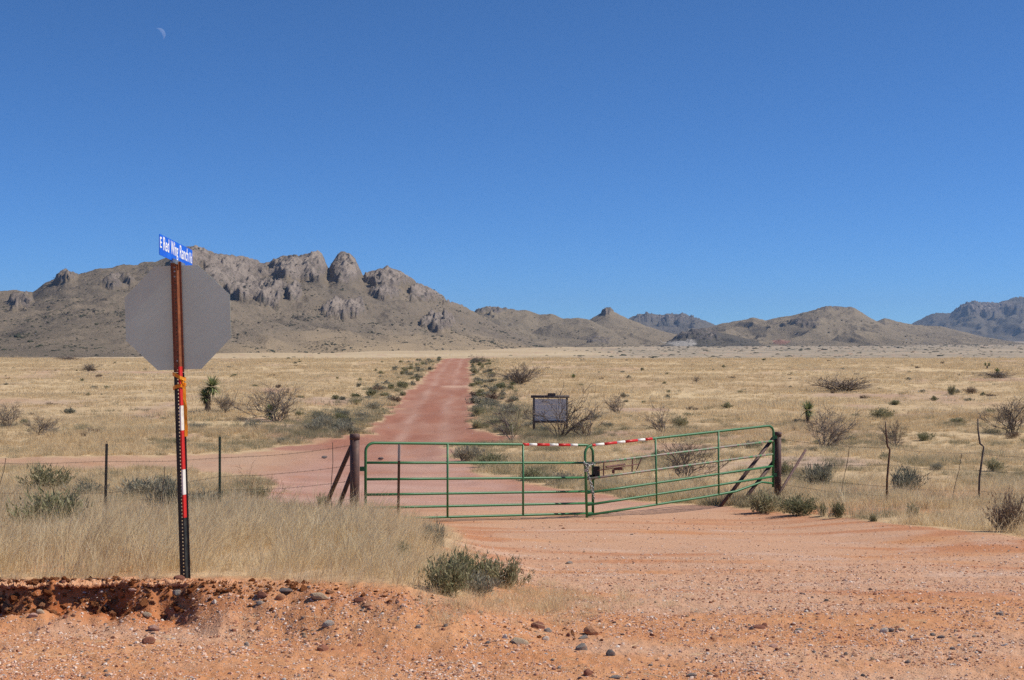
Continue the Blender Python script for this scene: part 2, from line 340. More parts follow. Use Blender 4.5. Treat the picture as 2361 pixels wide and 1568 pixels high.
def ground():
    rr = [0.0]
    r = .6
    while r < 45000:
        rr.append(r)
        r *= 1.22 if r < 6 else (1.0042 if r < 14 else 1.006 if r < 34 else 1.016 if r < 330 else 1.045)
    rr = np.array(rr)
    th = np.concatenate([np.linspace(-180, -30, 30, endpoint=False), np.linspace(-30, -22, 24, endpoint=False), np.linspace(-22, 22, 640, endpoint=False), np.linspace(22, 30, 24, endpoint=False), np.linspace(30, 180, 31)])
    th = np.radians(th)
    R, T = np.meshgrid(rr, th, indexing='ij'); nr, ntn = R.shape
    x = (R * np.sin(T)).ravel(); y = (R * np.cos(T)).ravel()
    z = terrain(x, y)
    z = np.where(y < -3, -.12 + .0 * z, z)
    sd = np.full(x.shape, -9.0); q = y < 345; sd[q] = road_sd(x[q], y[q])
    soft = np.interp(y, [5, 20, 60, 230], [.12, .3, .8, 1.0])
    road = sstep(-.5, .5, sd / soft)
    z = z - 0.05 * sstep(.2, 1.2, sd) * sstep(20, 40, y)          # the track is worn a little below the verge
    i = np.arange(nr - 1)[:, None] * ntn + np.arange(ntn - 1)[None, :]
    quads = np.stack([i, i + 1, i + ntn + 1, i + ntn], -1).reshape(-1, 4)[:, ::-1]
    bare = bare_mask(x, y)
    grassy = (1 - road) * (1 - bare) * sstep(24, 36, np.hypot(x, y)) * (1 - .0 * x)
    grassy = np.where(y < 0, 0, grassy)
    near_litter = (1 - road) * sstep(0, .6, y - edge_y(x)) * (y < 36) * .85 * (1 - bare)
    grassy = np.maximum(grassy, near_litter)
    pink = road * sstep(-.25, .45, fbm(x / 2.6 + .3 * y, y / 1.5, 3, 101) + np.interp(y, [7, 9, 11, 15, 26], [-.35, -.2, .15, .5, .6]) - .6 * sstep(2.5, 7, x) * sstep(10, 16, y) + .25 * sstep(-.5, 2, x))
    leftpart = sstep(-5.5, -9, x) * (y < 52)
    roadfar = road * sstep(26, 31, y) * (1 - .85 * leftpart)
    redn = fbm((x - .2 * y) / 5.5, (y + .22 * x) / .75, 4, 107)
    edge = np.exp(-(sd / np.interp(y, [8, 25, 60], [.5, .9, .8])) ** 2)
    red = np.interp(y, [22, 30, 90], [1, .45, .25]) * np.clip(sstep(.15, .9, redn + .9 * edge * sstep(12, 18, y) * (x > -2)) * .85, 0, 1) * (1 - .55 * road * sstep(36, 60, y))
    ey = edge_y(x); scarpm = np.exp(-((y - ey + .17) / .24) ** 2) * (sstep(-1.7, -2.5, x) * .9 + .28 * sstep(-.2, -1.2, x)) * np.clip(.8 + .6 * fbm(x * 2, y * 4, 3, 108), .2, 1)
    red = np.where(grassy > .9, 0, red)
    cx = np.interp(y, [25, 62, 86, 229, 330], [-2.2, -3.9, -4.9, -9.2, -12.2])
    rut = np.maximum(np.exp(-((x - cx - .95 + .25 * perlin(y / 14, y * 0, 112)) / .30) ** 2), np.exp(-((x - cx + .95 + .25 * perlin(y / 14, y * 0, 112)) / .30) ** 2)) * sstep(30, 55, y) * (y < 330)
    rut = rut * np.clip(.30 + .35 * fbm(x / 2, y / 9, 3, 111), 0, .6)
    pale = np.clip(sstep(.3, .9, fbm(x / 1.4, y / 1.1, 4, 115) - .3 + .35 * sstep(10, 14, y) * (1 - sstep(20, 25, y))) * .75, 0, 1) * road * (y < 30)
    crestm = np.exp(-((y - 120) / 4.0) ** 2) * sstep(-.4, .3, x - cx); pale = np.maximum(pale, crestm * road * .7)
    grit = np.interp(np.hypot(x, y), [0, 8, 14, 22, 34], [1, 1, .8, .5, .25])
    far = sstep(255, 420, y); brushy = sstep(500, 1500, y) * np.clip(sstep(.02, .13, x / np.maximum(y, 1)) + .55 * sstep(.0, .5, fbm(x / 500, y / 900, 3, 120)), 0, 1) * (1 - .8 * np.exp(-((x / np.maximum(y, 1) + .05) / .09) ** 2))
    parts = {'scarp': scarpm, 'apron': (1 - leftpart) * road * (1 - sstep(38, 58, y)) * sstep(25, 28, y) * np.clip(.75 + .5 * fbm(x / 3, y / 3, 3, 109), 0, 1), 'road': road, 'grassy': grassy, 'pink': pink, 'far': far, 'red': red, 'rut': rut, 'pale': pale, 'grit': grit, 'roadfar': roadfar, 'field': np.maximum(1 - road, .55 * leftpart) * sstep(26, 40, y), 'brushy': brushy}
    inroad = (sd[quads].mean(1) > 0)
    for name, sel in (('dirt_road', inroad), ('ground', ~inroad)):
        qs = quads[sel]; used = np.unique(qs); remap = np.full(len(x), -1, np.int64); remap[used] = np.arange(len(used))
        me = big_mesh(name, np.stack([x, y, z], -1)[used], remap[qs], M_ground)
        for k, v in parts.items(): fattr(me, k, v[used])
        tag(link(bpy.data.objects.new(name, me)), kind='structure')
ground()

# crusty ledge overhanging the cut bank
def crust():
    nx, nt_ = 420, 7; xs = np.linspace(-4.6, -1.75, nx); V = []; Fq = []
    e = edge_y(xs); out = np.clip(.016 + .05 * perlin(xs * 1.7, xs * 0 + .4, 201) + .045 * perlin(xs * 6.3, xs * 0 + 1.4, 202) + .02 * perlin(xs * 23, xs * 0, 203), .004, .14) * sstep(-1.75, -2.15, xs)
    th = .022 + .016 * perlin(xs * 4, xs * 0 + 3, 204) + .008 * perlin(xs * 19, xs * 0 + 3, 205)
    tt = np.linspace(0, 1, nt_)
    for i in range(nx):
        zt = gz_arr[i]; yb = e[i] + .10; yf = e[i] - .03 - out[i]
        for k in range(nt_):
            y = yb + (yf - yb) * tt[k]; V.append((xs[i], y, zt + .004 - .010 * tt[k] ** 2 + .006 * rng.normal() * (0 < k)))
        for k in range(nt_):
            y = yf + (yb - yf) * tt[k]; V.append((xs[i], y, zt - .012 - th[i] * (.5 + .9 * tt[k]) + .005 * rng.normal()))
    m_ = nt_ * 2
    for i in range(nx - 1):
        for k in range(m_): Fq.append((i*m_ + k, i*m_ + (k+1) % m_, (i+1)*m_ + (k+1) % m_, (i+1)*m_ + k))
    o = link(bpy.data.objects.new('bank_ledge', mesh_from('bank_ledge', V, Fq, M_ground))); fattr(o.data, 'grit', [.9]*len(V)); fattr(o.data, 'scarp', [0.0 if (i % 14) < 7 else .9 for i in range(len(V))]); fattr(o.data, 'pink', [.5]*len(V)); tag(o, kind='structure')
_xs = np.linspace(-4.6, -1.75, 420); gz_arr = terrain(_xs, edge_y(_xs) + .13); crust()

# ------------------------------------------------------------------ mountains and hills
def mat_mountain(name, slope_a, slope_b, rock_a, rock_b, sp=1.0, rock_c=(.345, .285, .24)):
    m, nt, N, L, B = newmat(name); p = pos(nt)
    rk = attr(nt, 'rock'); tanm = attr(nt, 'tan')
    s = mix(nt, ramp(nt, noise(nt, .006 * sp, 6, .65, p), [(.35, 0.0), (.66, 1.0)]), slope_a, slope_b)
    s = mix(nt, ramp(nt, noise(nt, .22 * sp, 5, .75, p), [(.52, 0.0), (.60, .68)]), s, (.11, .108, .075))
    s = mix(nt, tanm, s, (.40, .30, .19))
    r = mix(nt, ramp(nt, noise(nt, .05 * sp, 6, .7, p), [(.36, 0.0), (.64, 1.0)]), rock_a, rock_b)
    r = mix(nt, ramp(nt, noise(nt, .11 * sp, 5, .7, p), [(.55, 0.0), (.62, .85)]), r, (.10, .10, .075))
    r = mix(nt, ramp(nt, rk, [(.8, 0.0), (1.0, .7)]), r, rock_c)
    r = mix(nt, ramp(nt, noise(nt, .35 * sp, 4, .8, p, (1, .3, .3)), [(.34, .75), (.46, 0.0)]), r, (.07, .062, .055))  # dark streaks put the shade of cracks into the rock colour
    rm = ramp(nt, math_(nt, 'ADD', rk, math_(nt, 'MULTIPLY', math_(nt, 'SUBTRACT', noise(nt, .03 * sp, 5, .7, p), .5), .9)), [(.38, 0.0), (.55, 1.0)])
    c = mix(nt, rm, s, r)
    c = mix(nt, attr(nt, 'white'), c, (.46, .42, .37))
    c = mix(nt, attr(nt, 'redd'), c, (.33, .185, .14))
    L.new(c, B.inputs['Base Color']); B.inputs['Roughness'].default_value = 1; B.inputs['Specular IOR Level'].default_value = .02
    bump(nt, B, noise(nt, .14 * sp, 7, .8, p), .85, 5.0 / sp)
    return m
M_mtn = mat_mountain('rocky_range', (.262, .206, .152), (.19, .153, .118), (.285, .232, .197), (.19, .157, .135))
M_hill = mat_mountain('grass_hill', (.30, .238, .168), (.225, .182, .135), (.25, .205, .17), (.165, .14, .125), .6)
M_far = mat_mountain('far_range', (.18, .15, .12), (.12, .11, .095), (.19, .16, .14), (.115, .105, .10), .35)

SCRUB_PTS = []
def mountain(name, sky_pts, rows, mat, x0, x1, ncol=400, nrow=160, rock_el=(), rock_amp=14, gully=.13, gscale=260, seed=1, expo=1.8, lin=.22, rockbase=-.3, scrub=0, white=(), redd=(), tan=None, crest=.02, label=None):
    """one range: skyline survey points (bearing px, height px), rows = [(bearing, depth of foot, of ridge, of far side)]"""
    sx, sy = zip(*sky_pts); rx = [r[0] for r in rows]
    U = np.linspace(x0, x1, ncol); t = np.concatenate([np.linspace(0, 1.0, int(nrow * .8), endpoint=False), np.linspace(1.0, 2.0, nrow - int(nrow * .8))])
    X, Tt = np.meshgrid(U, t, indexing='xy')
    foot = np.interp(X, rx, [r[1] for r in rows]); rid = np.interp(X, rx, [r[2] for r in rows]); back = np.interp(X, rx, [r[3] for r in rows])
    # ridge wanders in depth so the crest is no straight wall
    rid = rid * (1 + .035 * fbm(X / 260, X * 0 + seed, 1, seed + 5)); foot = foot * (1 + .05 * fbm(X / 260, X * 0 + seed + 3, 1, seed + 8))
    y = np.where(Tt <= 1, foot + (rid - foot) * Tt, rid + (back - rid) * (Tt - 1)); x = (X - CX) / F * y
    Ysky = np.interp(X, sx, sy)
    k = np.array([.05, .1, .2, .3, .2, .1, .05]); Us = np.linspace(x0, x1, int((x1 - x0) / 5.2)); base_s = np.interp(Us, sx, sy)
    for _ in range(26): base_s = np.convolve(np.pad(base_s, 3, 'edge'), k / k.sum(), 'valid')
    Ysm = np.interp(X, Us, base_s)
    Hs = EYE + (HY - Ysky) / F * rid; Hsm = EYE + (HY - Ysm) / F * rid
    tm = np.clip(Tt, 0, 1)
    Hh = Hsm + (Hs - Hsm) * sstep(.62, .95, tm)
    zf = smooth_interp(foot, [29] + FAR_Y[1:], FAR_Z) - 6
    prof = lin * tm + (1 - lin) * tm ** expo
    z = zf + (Hh - zf) * prof
    rel = np.maximum(Hh - zf, 5)
    wx = x + .14 * (rid - y) + 120 * fbm(x / 300, y / 300, 3, seed + 11); wy = y + 120 * fbm(x / 300 + 9, y / 300, 2, seed + 12)
    spur = ridged(wx / gscale, wy / (gscale * 4.5), 4, seed + 20) - .55
    z = z + rel * gully * (2.7 if mat is not M_mtn else 2.1) * spur * np.sin(np.pi * np.clip(tm, 0, 1)) ** .8 * (Tt <= 1)
    z = z + rel * crest * fbm(x / 40, y / 40, 4, seed + 30) * sstep(.15, .5, tm)
    z = z + rel * .026 * (ridged((wx + .10 * (rid - y)) / (gscale * .27), wy / (gscale * 1.7), 4, seed + 33) - .55) * sstep(.06, .25, tm) * (Tt <= 1)
    Yp = HY - (z - EYE) / y * F
    rock = np.full(X.shape, rockbase)
    for cx, cy, ax, ay, s in rock_el: rock = np.maximum(rock, s * (1.25 - ((X - cx) / ax) ** 2 - ((Yp - cy) / ay) ** 2))
    rock = np.clip(rock, -.4, 1.0)
    rn = rock + .42 * fbm(x / 60, y / 90, 4, seed + 40) - .085
    rm = sstep(.30, .62, rn)
    crag = ridged(x / 40, y / 150, 4, seed + 50, .5) ** 2
    crag2 = ridged(x / 15, y / 26, 3, seed + 55)
    crag3 = ridged(x / 9, y / 46, 2, seed + 57)
    z = z + rm * rock_amp * (.2 + 1.15 * crag + .40 * crag2 + .34 * crag3) * np.where(tm > .93, 1 - .75 * (tm - .93) / .07, 1) * (Tt <= 1)
    z = np.where(Tt > 1, zf + (Hs - zf) * np.clip(1 - (Tt - 1) * 1.0, 0, 1) ** 1.3 + rel * .05 * fbm(x / 60, y / 60, 3, seed) * (Tt > 1.02), z)
    fl = sstep(0, .06, tm); z = np.where(Tt <= 1, (zf) * (1 - fl) + z * fl, z)
    i = np.arange(len(t) - 1)[:, None] * ncol + np.arange(ncol - 1)[None, :]
    quads = np.stack([i, i + 1, i + ncol + 1, i + ncol], -1).reshape(-1, 4)
    me = big_mesh(name, np.stack([x, y, z], -1).reshape(-1, 3), quads, mat, smooth=False)
    fattr(me, 'rock', np.clip(rn, 0, 1).ravel())
    def ell(lst):
        a = np.zeros(X.shape)
        for cx, cy, ax, ay in lst: a = np.maximum(a, sstep(.1, .6, 1.1 - ((X - cx) / ax) ** 2 - ((Yp - cy) / ay) ** 2 + .7 * fbm(x / 30, y / 80, 3, seed + 60)))
        return a.ravel()
    fattr(me, 'white', ell(white)); fattr(me, 'redd', ell(redd))
    tn = np.zeros(X.shape) if tan is None else np.clip(1 - tm / np.interp(X, tan[0], tan[1]), 0, 1) ** .7
    fattr(me, 'tan', np.clip(tn + .25 * tn * fbm(x / 80, y / 160, 3, seed + 70), 0, 1).ravel())
    tag(link(bpy.data.objects.new(name, me)), label, kind='structure')
    if scrub:
        p = np.clip(1 - tm, .05, 1) ** .5 * (.10 + 2 * np.clip(fbm(x / 110, y / 170, 4, seed + 80) + .05, 0, 1) ** 1.6) * (Tt < 1) * (tm > .03) * (1 - .6 * rm) * (y - foot + 400) ** .5
        p = (p / p.sum()).ravel(); idx = rng.choice(p.size, scrub, p=p, replace=True)
        jx = rng.normal(0, 4, scrub); jy = rng.normal(0, 4, scrub)
        SCRUB_PTS.append(np.stack([x.ravel()[idx] + jx, y.ravel()[idx] + jy, z.ravel()[idx]], -1))

R_EL = [(540, 625, 95, 50, 1), (560, 668, 48, 26, 1.1), (620, 675, 42, 36, 1), (690, 620, 78, 30, 1.1), (797, 618, 44, 42, 1.3), (728, 615, 32, 36, 1.3), (900, 642, 70, 26, 1), (990, 678, 58, 24, 1), (790, 717, 60, 22, 1.1),
        (1010, 748, 45, 20, .9), (678, 680, 20, 20, 1), (275, 655, 50, 20, .6), (45, 700, 40, 20, .5), (150, 645, 50, 10, .5), (890, 680, 60, 16, .65), (620, 712, 50, 9, .5), (450, 600, 60, 36, .8), (1060, 700, 40, 8, .8)]
mountain('mountain', [(-1100, 775), (-800, 735), (-520, 700), (-260, 690), (-120, 668), (0, 672), (40, 670), (75, 674), (100, 655), (150, 629), (180, 633), (230, 620), (300, 612), (365, 600), (385, 592), (440, 570), (470, 578), (520, 590), (560, 598), (600, 609), (617, 605), (650, 591), (670, 587), (697, 593),
          (709, 588), (718, 583), (736, 584), (745, 593), (752, 614), (758, 621), (767, 607), (779, 592), (790, 588), (805, 586), (818, 596), (829, 624), (838, 636), (848, 634), (860, 628), (875, 625), (890, 620), (905, 622), (925, 630), (940, 640), (965, 657), (985, 665), (1010, 678),
          (1040, 699), (1065, 706), (1085, 714), (1110, 730), (1150, 752), (1230, 785), (1300, 806)],
         [(-260, 1150, 3000, 3700), (300, 1250, 3100, 3800), (520, 1700, 3300, 4000), (800, 2100, 3500, 4300), (1000, 2300, 3700, 4500), (1100, 2500, 3900, 4600), (1300, 2900, 3700, 4300)],
         M_mtn, -1100, 1300, 1180, 300, R_EL, 13, .085, 330, 3, 1.75, .30, scrub=11000, tan=([-260, 380, 520, 1000, 1300], [.02, .04, .22, .42, .8]), crest=.022,
         label='rugged grey mountain with two rounded rock domes on its crest')
mountain('hill', [(960, 812), (1050, 745), (1100, 716), (1124, 711), (1159, 713), (1212, 714), (1241, 726), (1270, 724), (1299, 736), (1334, 733), (1357, 737), (1381, 748), (1430, 770), (1500, 795), (1560, 806)],
         [(960, 3200, 4600, 5600), (1560, 3700, 5000, 5900)], M_hill, 960, 1560, 320, 120, [(1130, 716, 60, 10, .7)], 8, .2, 340, 23, 1.5, .25, scrub=500,
         label='low brown ridge adjoining the foot of the rocky mountain')
mountain('hill', [(1230, 806), (1300, 770), (1345, 745), (1381, 724.5), (1392, 719), (1397, 714), (1407, 713), (1416, 720), (1445, 733), (1490, 752), (1532, 765), (1590, 778), (1650, 800), (1690, 808)],
         [(1230, 4200, 5600, 6500), (1690, 4200, 5600, 6500)], M_hill, 1230, 1690, 300, 120, [(1400, 718, 16, 8, 1)], 9, .2, 380, 33, 1.35, .3, scrub=300, white=[(1582, 791, 45, 8)],
         label='conical tan hill topped by a small square outcrop')
mountain('mountain', [(1400, 800), (1451, 733), (1491, 721.6), (1527, 727.5), (1573, 725.7), (1591, 731.5), (1626, 739), (1649, 749), (1700, 775), (1760, 800)],
         [(1400, 9000, 12000, 13500), (1760, 9000, 12000, 13500)], M_far, 1400, 1760, 260, 90, [(1530, 735, 90, 12, .8)], 20, .22, 700, 43, 1.3, .25,
         label='bluish mountain showing behind the conical hill')
mountain('hill', [(1500, 810), (1540, 787), (1567, 771), (1600, 762), (1626, 762), (1680, 770), (1740, 785), (1790, 806)],
         [(1500, 3900, 4700, 5400), (1790, 3900, 4700, 5400)], M_far, 1500, 1790, 220, 90, [(1610, 775, 70, 14, .8)], 8, .18, 240, 53, 1.3, .3, scrub=350, white=[(1575, 792, 42, 7)],
         label='low dark hill with a white scar at its foot')
mountain('hill', [(1560, 806), (1626, 757), (1672, 745), (1708, 739), (1737, 733), (1766, 739), (1789, 733), (1848, 721.6), (1894, 710), (1923, 706.5), (1970, 710), (1994, 724.5), (2020, 739), (2060, 760), (2120, 785), (2200, 806)],
         [(1560, 4300, 6000, 7200), (2200, 4300, 6000, 7200)], M_hill, 1560, 2200, 380, 140, [(1860, 745, 40, 16, .6), (1930, 712, 60, 8, .6)], 8, .26, 420, 63, 1.35, .3, scrub=550, redd=[(1800, 788, 20, 6)],
         label='broad tan hill with a flat rounded summit')
mountain('hill', [(1960, 800), (2020, 742), (2040, 733), (2069, 742), (2110, 749), (2169, 753), (2221, 765), (2268, 777), (2326, 786), (2420, 800), (2480, 806)],
         [(1960, 5000, 6600, 7600), (2480, 5000, 6600, 7600)], M_hill, 1960, 2480, 260, 100, [], 6, .2, 380, 73, 1.3, .3, scrub=400,
         label='low tan hills sloping down below the blue range')
mountain('mountain', [(2050, 800), (2104, 745), (2151, 722), (2192, 721.6), (2215, 704), (2240, 697), (2248, 694.5), (2262, 699), (2303, 699.5), (2326, 689.5), (2350, 684), (2400, 690), (2480, 705), (2640, 730), (2800, 760)],
         [(2050, 11500, 15500, 17500), (2800, 11500, 15500, 17500)], M_far, 2050, 2800, 320, 110, [(2280, 712, 90, 20, .8)], 30, .22, 800, 83, 1.3, .25,
         label='tall blue hazy range at the far edge of the plain')
for (cx, cy, w, h, dep, sd_, lb) in ((1375, 768, 85, 34, 3600, 93, 'low grey foothill below the conical hill'), (1185, 772, 0, 0, 0, 0, ''), (1950, 778, 150, 22, 4600, 103, 'long low foothill under the broad tan hill')):
    if w: mountain('hill', [(cx - w*1.25, 812), (cx - w, cy + h), (cx - w*.5, cy + h*.4), (cx, cy), (cx + w*.4, cy + h*.25), (cx + w, cy + h), (cx + w*1.25, 812)],
                   [(cx - 2*w, dep, dep*1.2, dep*1.4), (cx + 2*w, dep, dep*1.2, dep*1.4)], M_hill, cx - w*1.25, cx + w*1.25, 160, 60, [(cx, cy + h*.5, w*.5, h*.4, .6)], 6, .18, 200, sd_, 1.3, .3, scrub=200, label=lb)

# ------------------------------------------------------------------ plant meshes
def mat_plant(name, cols, inst=True, trans=.25, rough=.8, var=.35):
    """cols: ramp of colours over the per-blade random value; tone per plant shifts it"""
    m, nt, N, L, B = newmat(name)
    bl = attr(nt, 'bl')
    if inst: tone = attr(nt, 'tone', 'INSTANCER')
    else: tone = nd(nt, 'ShaderNodeObjectInfo').outputs['Random']
    v = math_(nt, 'ADD', math_(nt, 'MULTIPLY', bl, .55), math_(nt, 'MULTIPLY', tone, .45))
    c = ramp(nt, v, [(i / (len(cols) - 1), k) for i, k in enumerate(cols)])
    L.new(c, B.inputs['Base Color']); B.inputs['Roughness'].default_value = rough; B.inputs['Specular IOR Level'].default_value = .15
    if trans:
        tr = nd(nt, 'ShaderNodeBsdfTranslucent'); L.new(c, tr.inputs[0]); ms = nd(nt, 'ShaderNodeMixShader'); ms.inputs[0].default_value = trans
        L.new(B.outputs[0], ms.inputs[1]); L.new(tr.outputs[0], ms.inputs[2]); L.new(ms.outputs[0], N['Material Output'].inputs[0])
    return m
M_grass = mat_plant('dry_grass', [(.48, .33, .18), (.66, .50, .29), (.76, .61, .38), (.82, .70, .47), (.86, .78, .59)], trans=.5)
M_grassf = mat_plant('field_grass', [(.50, .36, .20), (.62, .47, .275), (.70, .555, .34), (.77, .63, .41), (.82, .71, .49)], trans=.45)
M_greeni = mat_plant('green_tuft', [(.17, .17, .10), (.27, .25, .155), (.38, .33, .21), (.54, .44, .28)], trans=.4)
M_shrub = mat_plant('shrub_leaf', [(.12, .135, .07), (.20, .20, .105), (.28, .265, .15), (.38, .34, .205), (.52, .43, .26)], inst=False, trans=.3)
M_shrubg = mat_plant('grey_shrub_leaf', [(.15, .155, .115), (.22, .215, .155), (.29, .27, .20), (.37, .33, .24), (.45, .37, .25)], inst=False, trans=.3)
M_shrubb = mat_plant('brown_shrub_leaf', [(.12, .08, .06), (.19, .13, .095), (.26, .19, .13), (.36, .27, .18)], inst=False, trans=.15)
M_twig = mat_plant('bare_twig', [(.10, .078, .066), (.16, .13, .11), (.23, .185, .16)], inst=False, trans=0)
M_straw = mat_plant('straw_weed', [(.42, .27, .14), (.55, .40, .24), (.64, .50, .32)], inst=False, trans=.2)
M_yucca = mat_plant('yucca_leaf', [(.10, .14, .055), (.18, .22, .09), (.30, .32, .15), (.48, .45, .24)], inst=False, trans=.15, rough=.5)
M_yuccad = mat_plant('dead_yucca_leaf', [(.14, .10, .07), (.22, .16, .11), (.32, .24, .17)], inst=False, trans=.1)
M_scrub = mat_plant('far_scrub', [(.040, .044, .028), (.062, .064, .04), (.09, .088, .058)], trans=0)

def blades(n, h, spread, lean, w, seg=3, hvar=.4, flare=.5, seed=0, bias=(0, 0), droop=.25):
    """n separate grass blades as tapering strips"""
    g = np.random.default_rng(seed); V = []; Fc = []; bl = []
    for i in range(n):
        a = g.uniform(0, 2*np.pi); rad = spread * math.sqrt(g.uniform()); bx, by = rad*math.cos(a), rad*math.sin(a)
        hh = h * (1 - hvar * g.uniform()); out = lean * g.uniform(.2, 1.2)
        a2 = a + g.normal(0, flare); dx, dy = math.cos(a2)*out + bias[0], math.sin(a2)*out + bias[1]
        fa = g.uniform(0, np.pi); wx, wy = math.cos(fa)*w, math.sin(fa)*w; b = len(V); v = g.uniform()
        dr = droop * g.uniform(0, 1.4)
        for k in range(seg + 1):
            t = k / seg; px = bx + dx*hh*t*(.45 + .55*t); py = by + dy*hh*t*(.45 + .55*t); pz = hh*(t - dr*t**3)
            ww = (1 - .8*t) * .5
            if k < seg: V += [(px - wx*ww, py - wy*ww, pz), (px + wx*ww, py + wy*ww, pz)]; bl += [v, v]
            else: V.append((px, py, pz)); bl.append(v)
        for k in range(seg - 1): Fc.append((b+2*k, b+2*k+1, b+2*k+3, b+2*k+2))
        Fc.append((b+2*seg-2, b+2*seg-1, b+2*seg))
    return V, Fc, bl
def blade_mesh(name, mat, *a, **k):
    V, Fc, bl = blades(*a, **k); me = mesh_from(name, V, Fc, mat); fattr(me, 'bl', bl); return me
def proto_collection(name, meshes):                   # unlinked: only the node tree reads it
    c = bpy.data.collections.new(name)
    for i, me in enumerate(meshes):
        o = bpy.data.objects.new('%s_source' % name + '_abcdefghijklmnop'[i + 1], me); c.objects.link(o)
    return c
def scatter(name, P, rot, scl, tone, idx, coll, tilt=None, label=None):
    n = len(P); me = bpy.data.meshes.new(name); me.vertices.add(n); me.vertices.foreach_set('co', np.asarray(P, np.float32).ravel())
    tilt = np.zeros((n, 2)) if tilt is None else tilt
    a = me.attributes.new('rotv', 'FLOAT_VECTOR', 'POINT'); a.data.foreach_set('vector', np.stack([tilt[:, 0], tilt[:, 1], rot], -1).astype(np.float32).ravel())
    scl = np.asarray(scl); scl = np.stack([scl]*3, -1) if scl.ndim == 1 else scl
    a = me.attributes.new('sclv', 'FLOAT_VECTOR', 'POINT'); a.data.foreach_set('vector', scl.astype(np.float32).ravel())
    fattr(me, 'tone', tone); a = me.attributes.new('pick', 'INT', 'POINT'); a.data.foreach_set('value', np.asarray(idx, np.int32))
    o = link(bpy.data.objects.new(name, me)); tag(o, label, kind='stuff')
    nt = bpy.data.node_groups.new(name + '_nodes', 'GeometryNodeTree')
    nt.interface.new_socket('Geometry', in_out='INPUT', socket_type='NodeSocketGeometry'); nt.interface.new_socket('Geometry', in_out='OUTPUT', socket_type='NodeSocketGeometry')
    N = nt.nodes; L = nt.links
    gi = N.new('NodeGroupInput'); go = N.new('NodeGroupOutput'); ip = N.new('GeometryNodeInstanceOnPoints'); ci = N.new('GeometryNodeCollectionInfo')
    ci.inputs['Collection'].default_value = coll; ci.inputs['Separate Children'].default_value = True; ci.inputs['Reset Children'].default_value = True
    def na(nm, t):
        q = N.new('GeometryNodeInputNamedAttribute'); q.data_type = t; q.inputs['Name'].default_value = nm; return q.outputs[0]
    L.new(gi.outputs[0], ip.inputs['Points']); L.new(ci.outputs[0], ip.inputs['Instance']); ip.inputs['Pick Instance'].default_value = True
    L.new(na('pick', 'INT'), ip.inputs['Instance Index'])
    er = N.new('FunctionNodeEulerToRotation'); L.new(na('rotv', 'FLOAT_VECTOR'), er.inputs[0]); L.new(er.outputs[0], ip.inputs['Rotation'])
    L.new(na('sclv', 'FLOAT_VECTOR'), ip.inputs['Scale']); L.new(ip.outputs[0], go.inputs[0])
    md = o.modifiers.new('scatter', 'NODES'); md.node_group = nt
    return o

# near grass: the tall dry stand on the bank and the right verge
near_src = proto_collection('near_tuft', [blade_mesh('near_tuft', M_grass, 30, .64, .15, .60, .0066, 4, .68, .9, seed=200 + i, bias=(.32, -.04), droop=.45) for i in range(8)]
                            + [blade_mesh('near_tuft_low', M_grass, 46, .28, .16, .7, .0055, 3, .6, 1.2, seed=300 + i, bias=(.1, 0), droop=.5) for i in range(4)]
                            + [blade_mesh('near_tuft_stalk', M_grass, 5, .80, .1, .45, .0085, 5, .35, .6, seed=350 + i, bias=(.2, 0), droop=.3) for i in range(3)])
def sample_near(n):
    d = np.sqrt(rng.uniform(9.7**2, 36**2, n)); u = rng.uniform(-.40, .40, n); return u * d, d
x, y = sample_near(60000)
sd_ = road_sd(x, y); ey = edge_y(x); br = bare_mask(x, y)
patch = fbm(x / 1.6, y / 1.6, 3, 130) + .5 * fbm(x / .5, y / .5, 2, 131)
tall = sstep(1.6, -.4, x) * (1 - sstep(21, 26, y)) * sstep(-.55, .35, patch + .35)
side = .30 * sstep(-.2, .5, patch) + .12
pr = np.where(x < 0.6, np.maximum(tall * .72, side), side * 1.2) * (1 - .75 * br)
fade = sstep(-.02, .35, -sd_) * sstep(.0, .10, y - ey)
keep = rng.uniform(size=len(x)) < pr * fade
x, y, tall, patch = x[keep], y[keep], tall[keep], patch[keep]; n = len(x)
lowp = rng.uniform(size=n) > (.25 + .7 * tall)
edgef = np.clip(.58 + .5 * (y - edge_y(x)) / 1.0, .58, 1) * np.clip(.35 + .6 * (-sd_[keep]) / 1.3 + .2 * patch, .3, 1)
s = np.where(lowp, rng.uniform(.5, 1.15, n), rng.uniform(.6, 1.1, n)) * np.clip(.82 + .38 * patch, .4, 1.25) * np.where(x < .8, edgef, .9)
idx = np.where(lowp, rng.integers(8, 12, n), rng.integers(0, 8, n)); idx = np.where((rng.uniform(size=n) < .08) & (tall > .5), rng.integers(12, 15, n), idx)
tone = np.clip(rng.normal(.62, .24, n) + .25 * fbm(x / 1.1, y / 1.1, 2, 133), 0, 1)
scatter('tall_grass', np.stack([x, y, terrain(x, y) - .015], -1), rng.uniform(-.7, .7, n), s, tone, idx, near_src, rng.normal(0, .12, (n, 2)), 'tall dry straw grass covering the bank before the gate')
print('near grass', n)
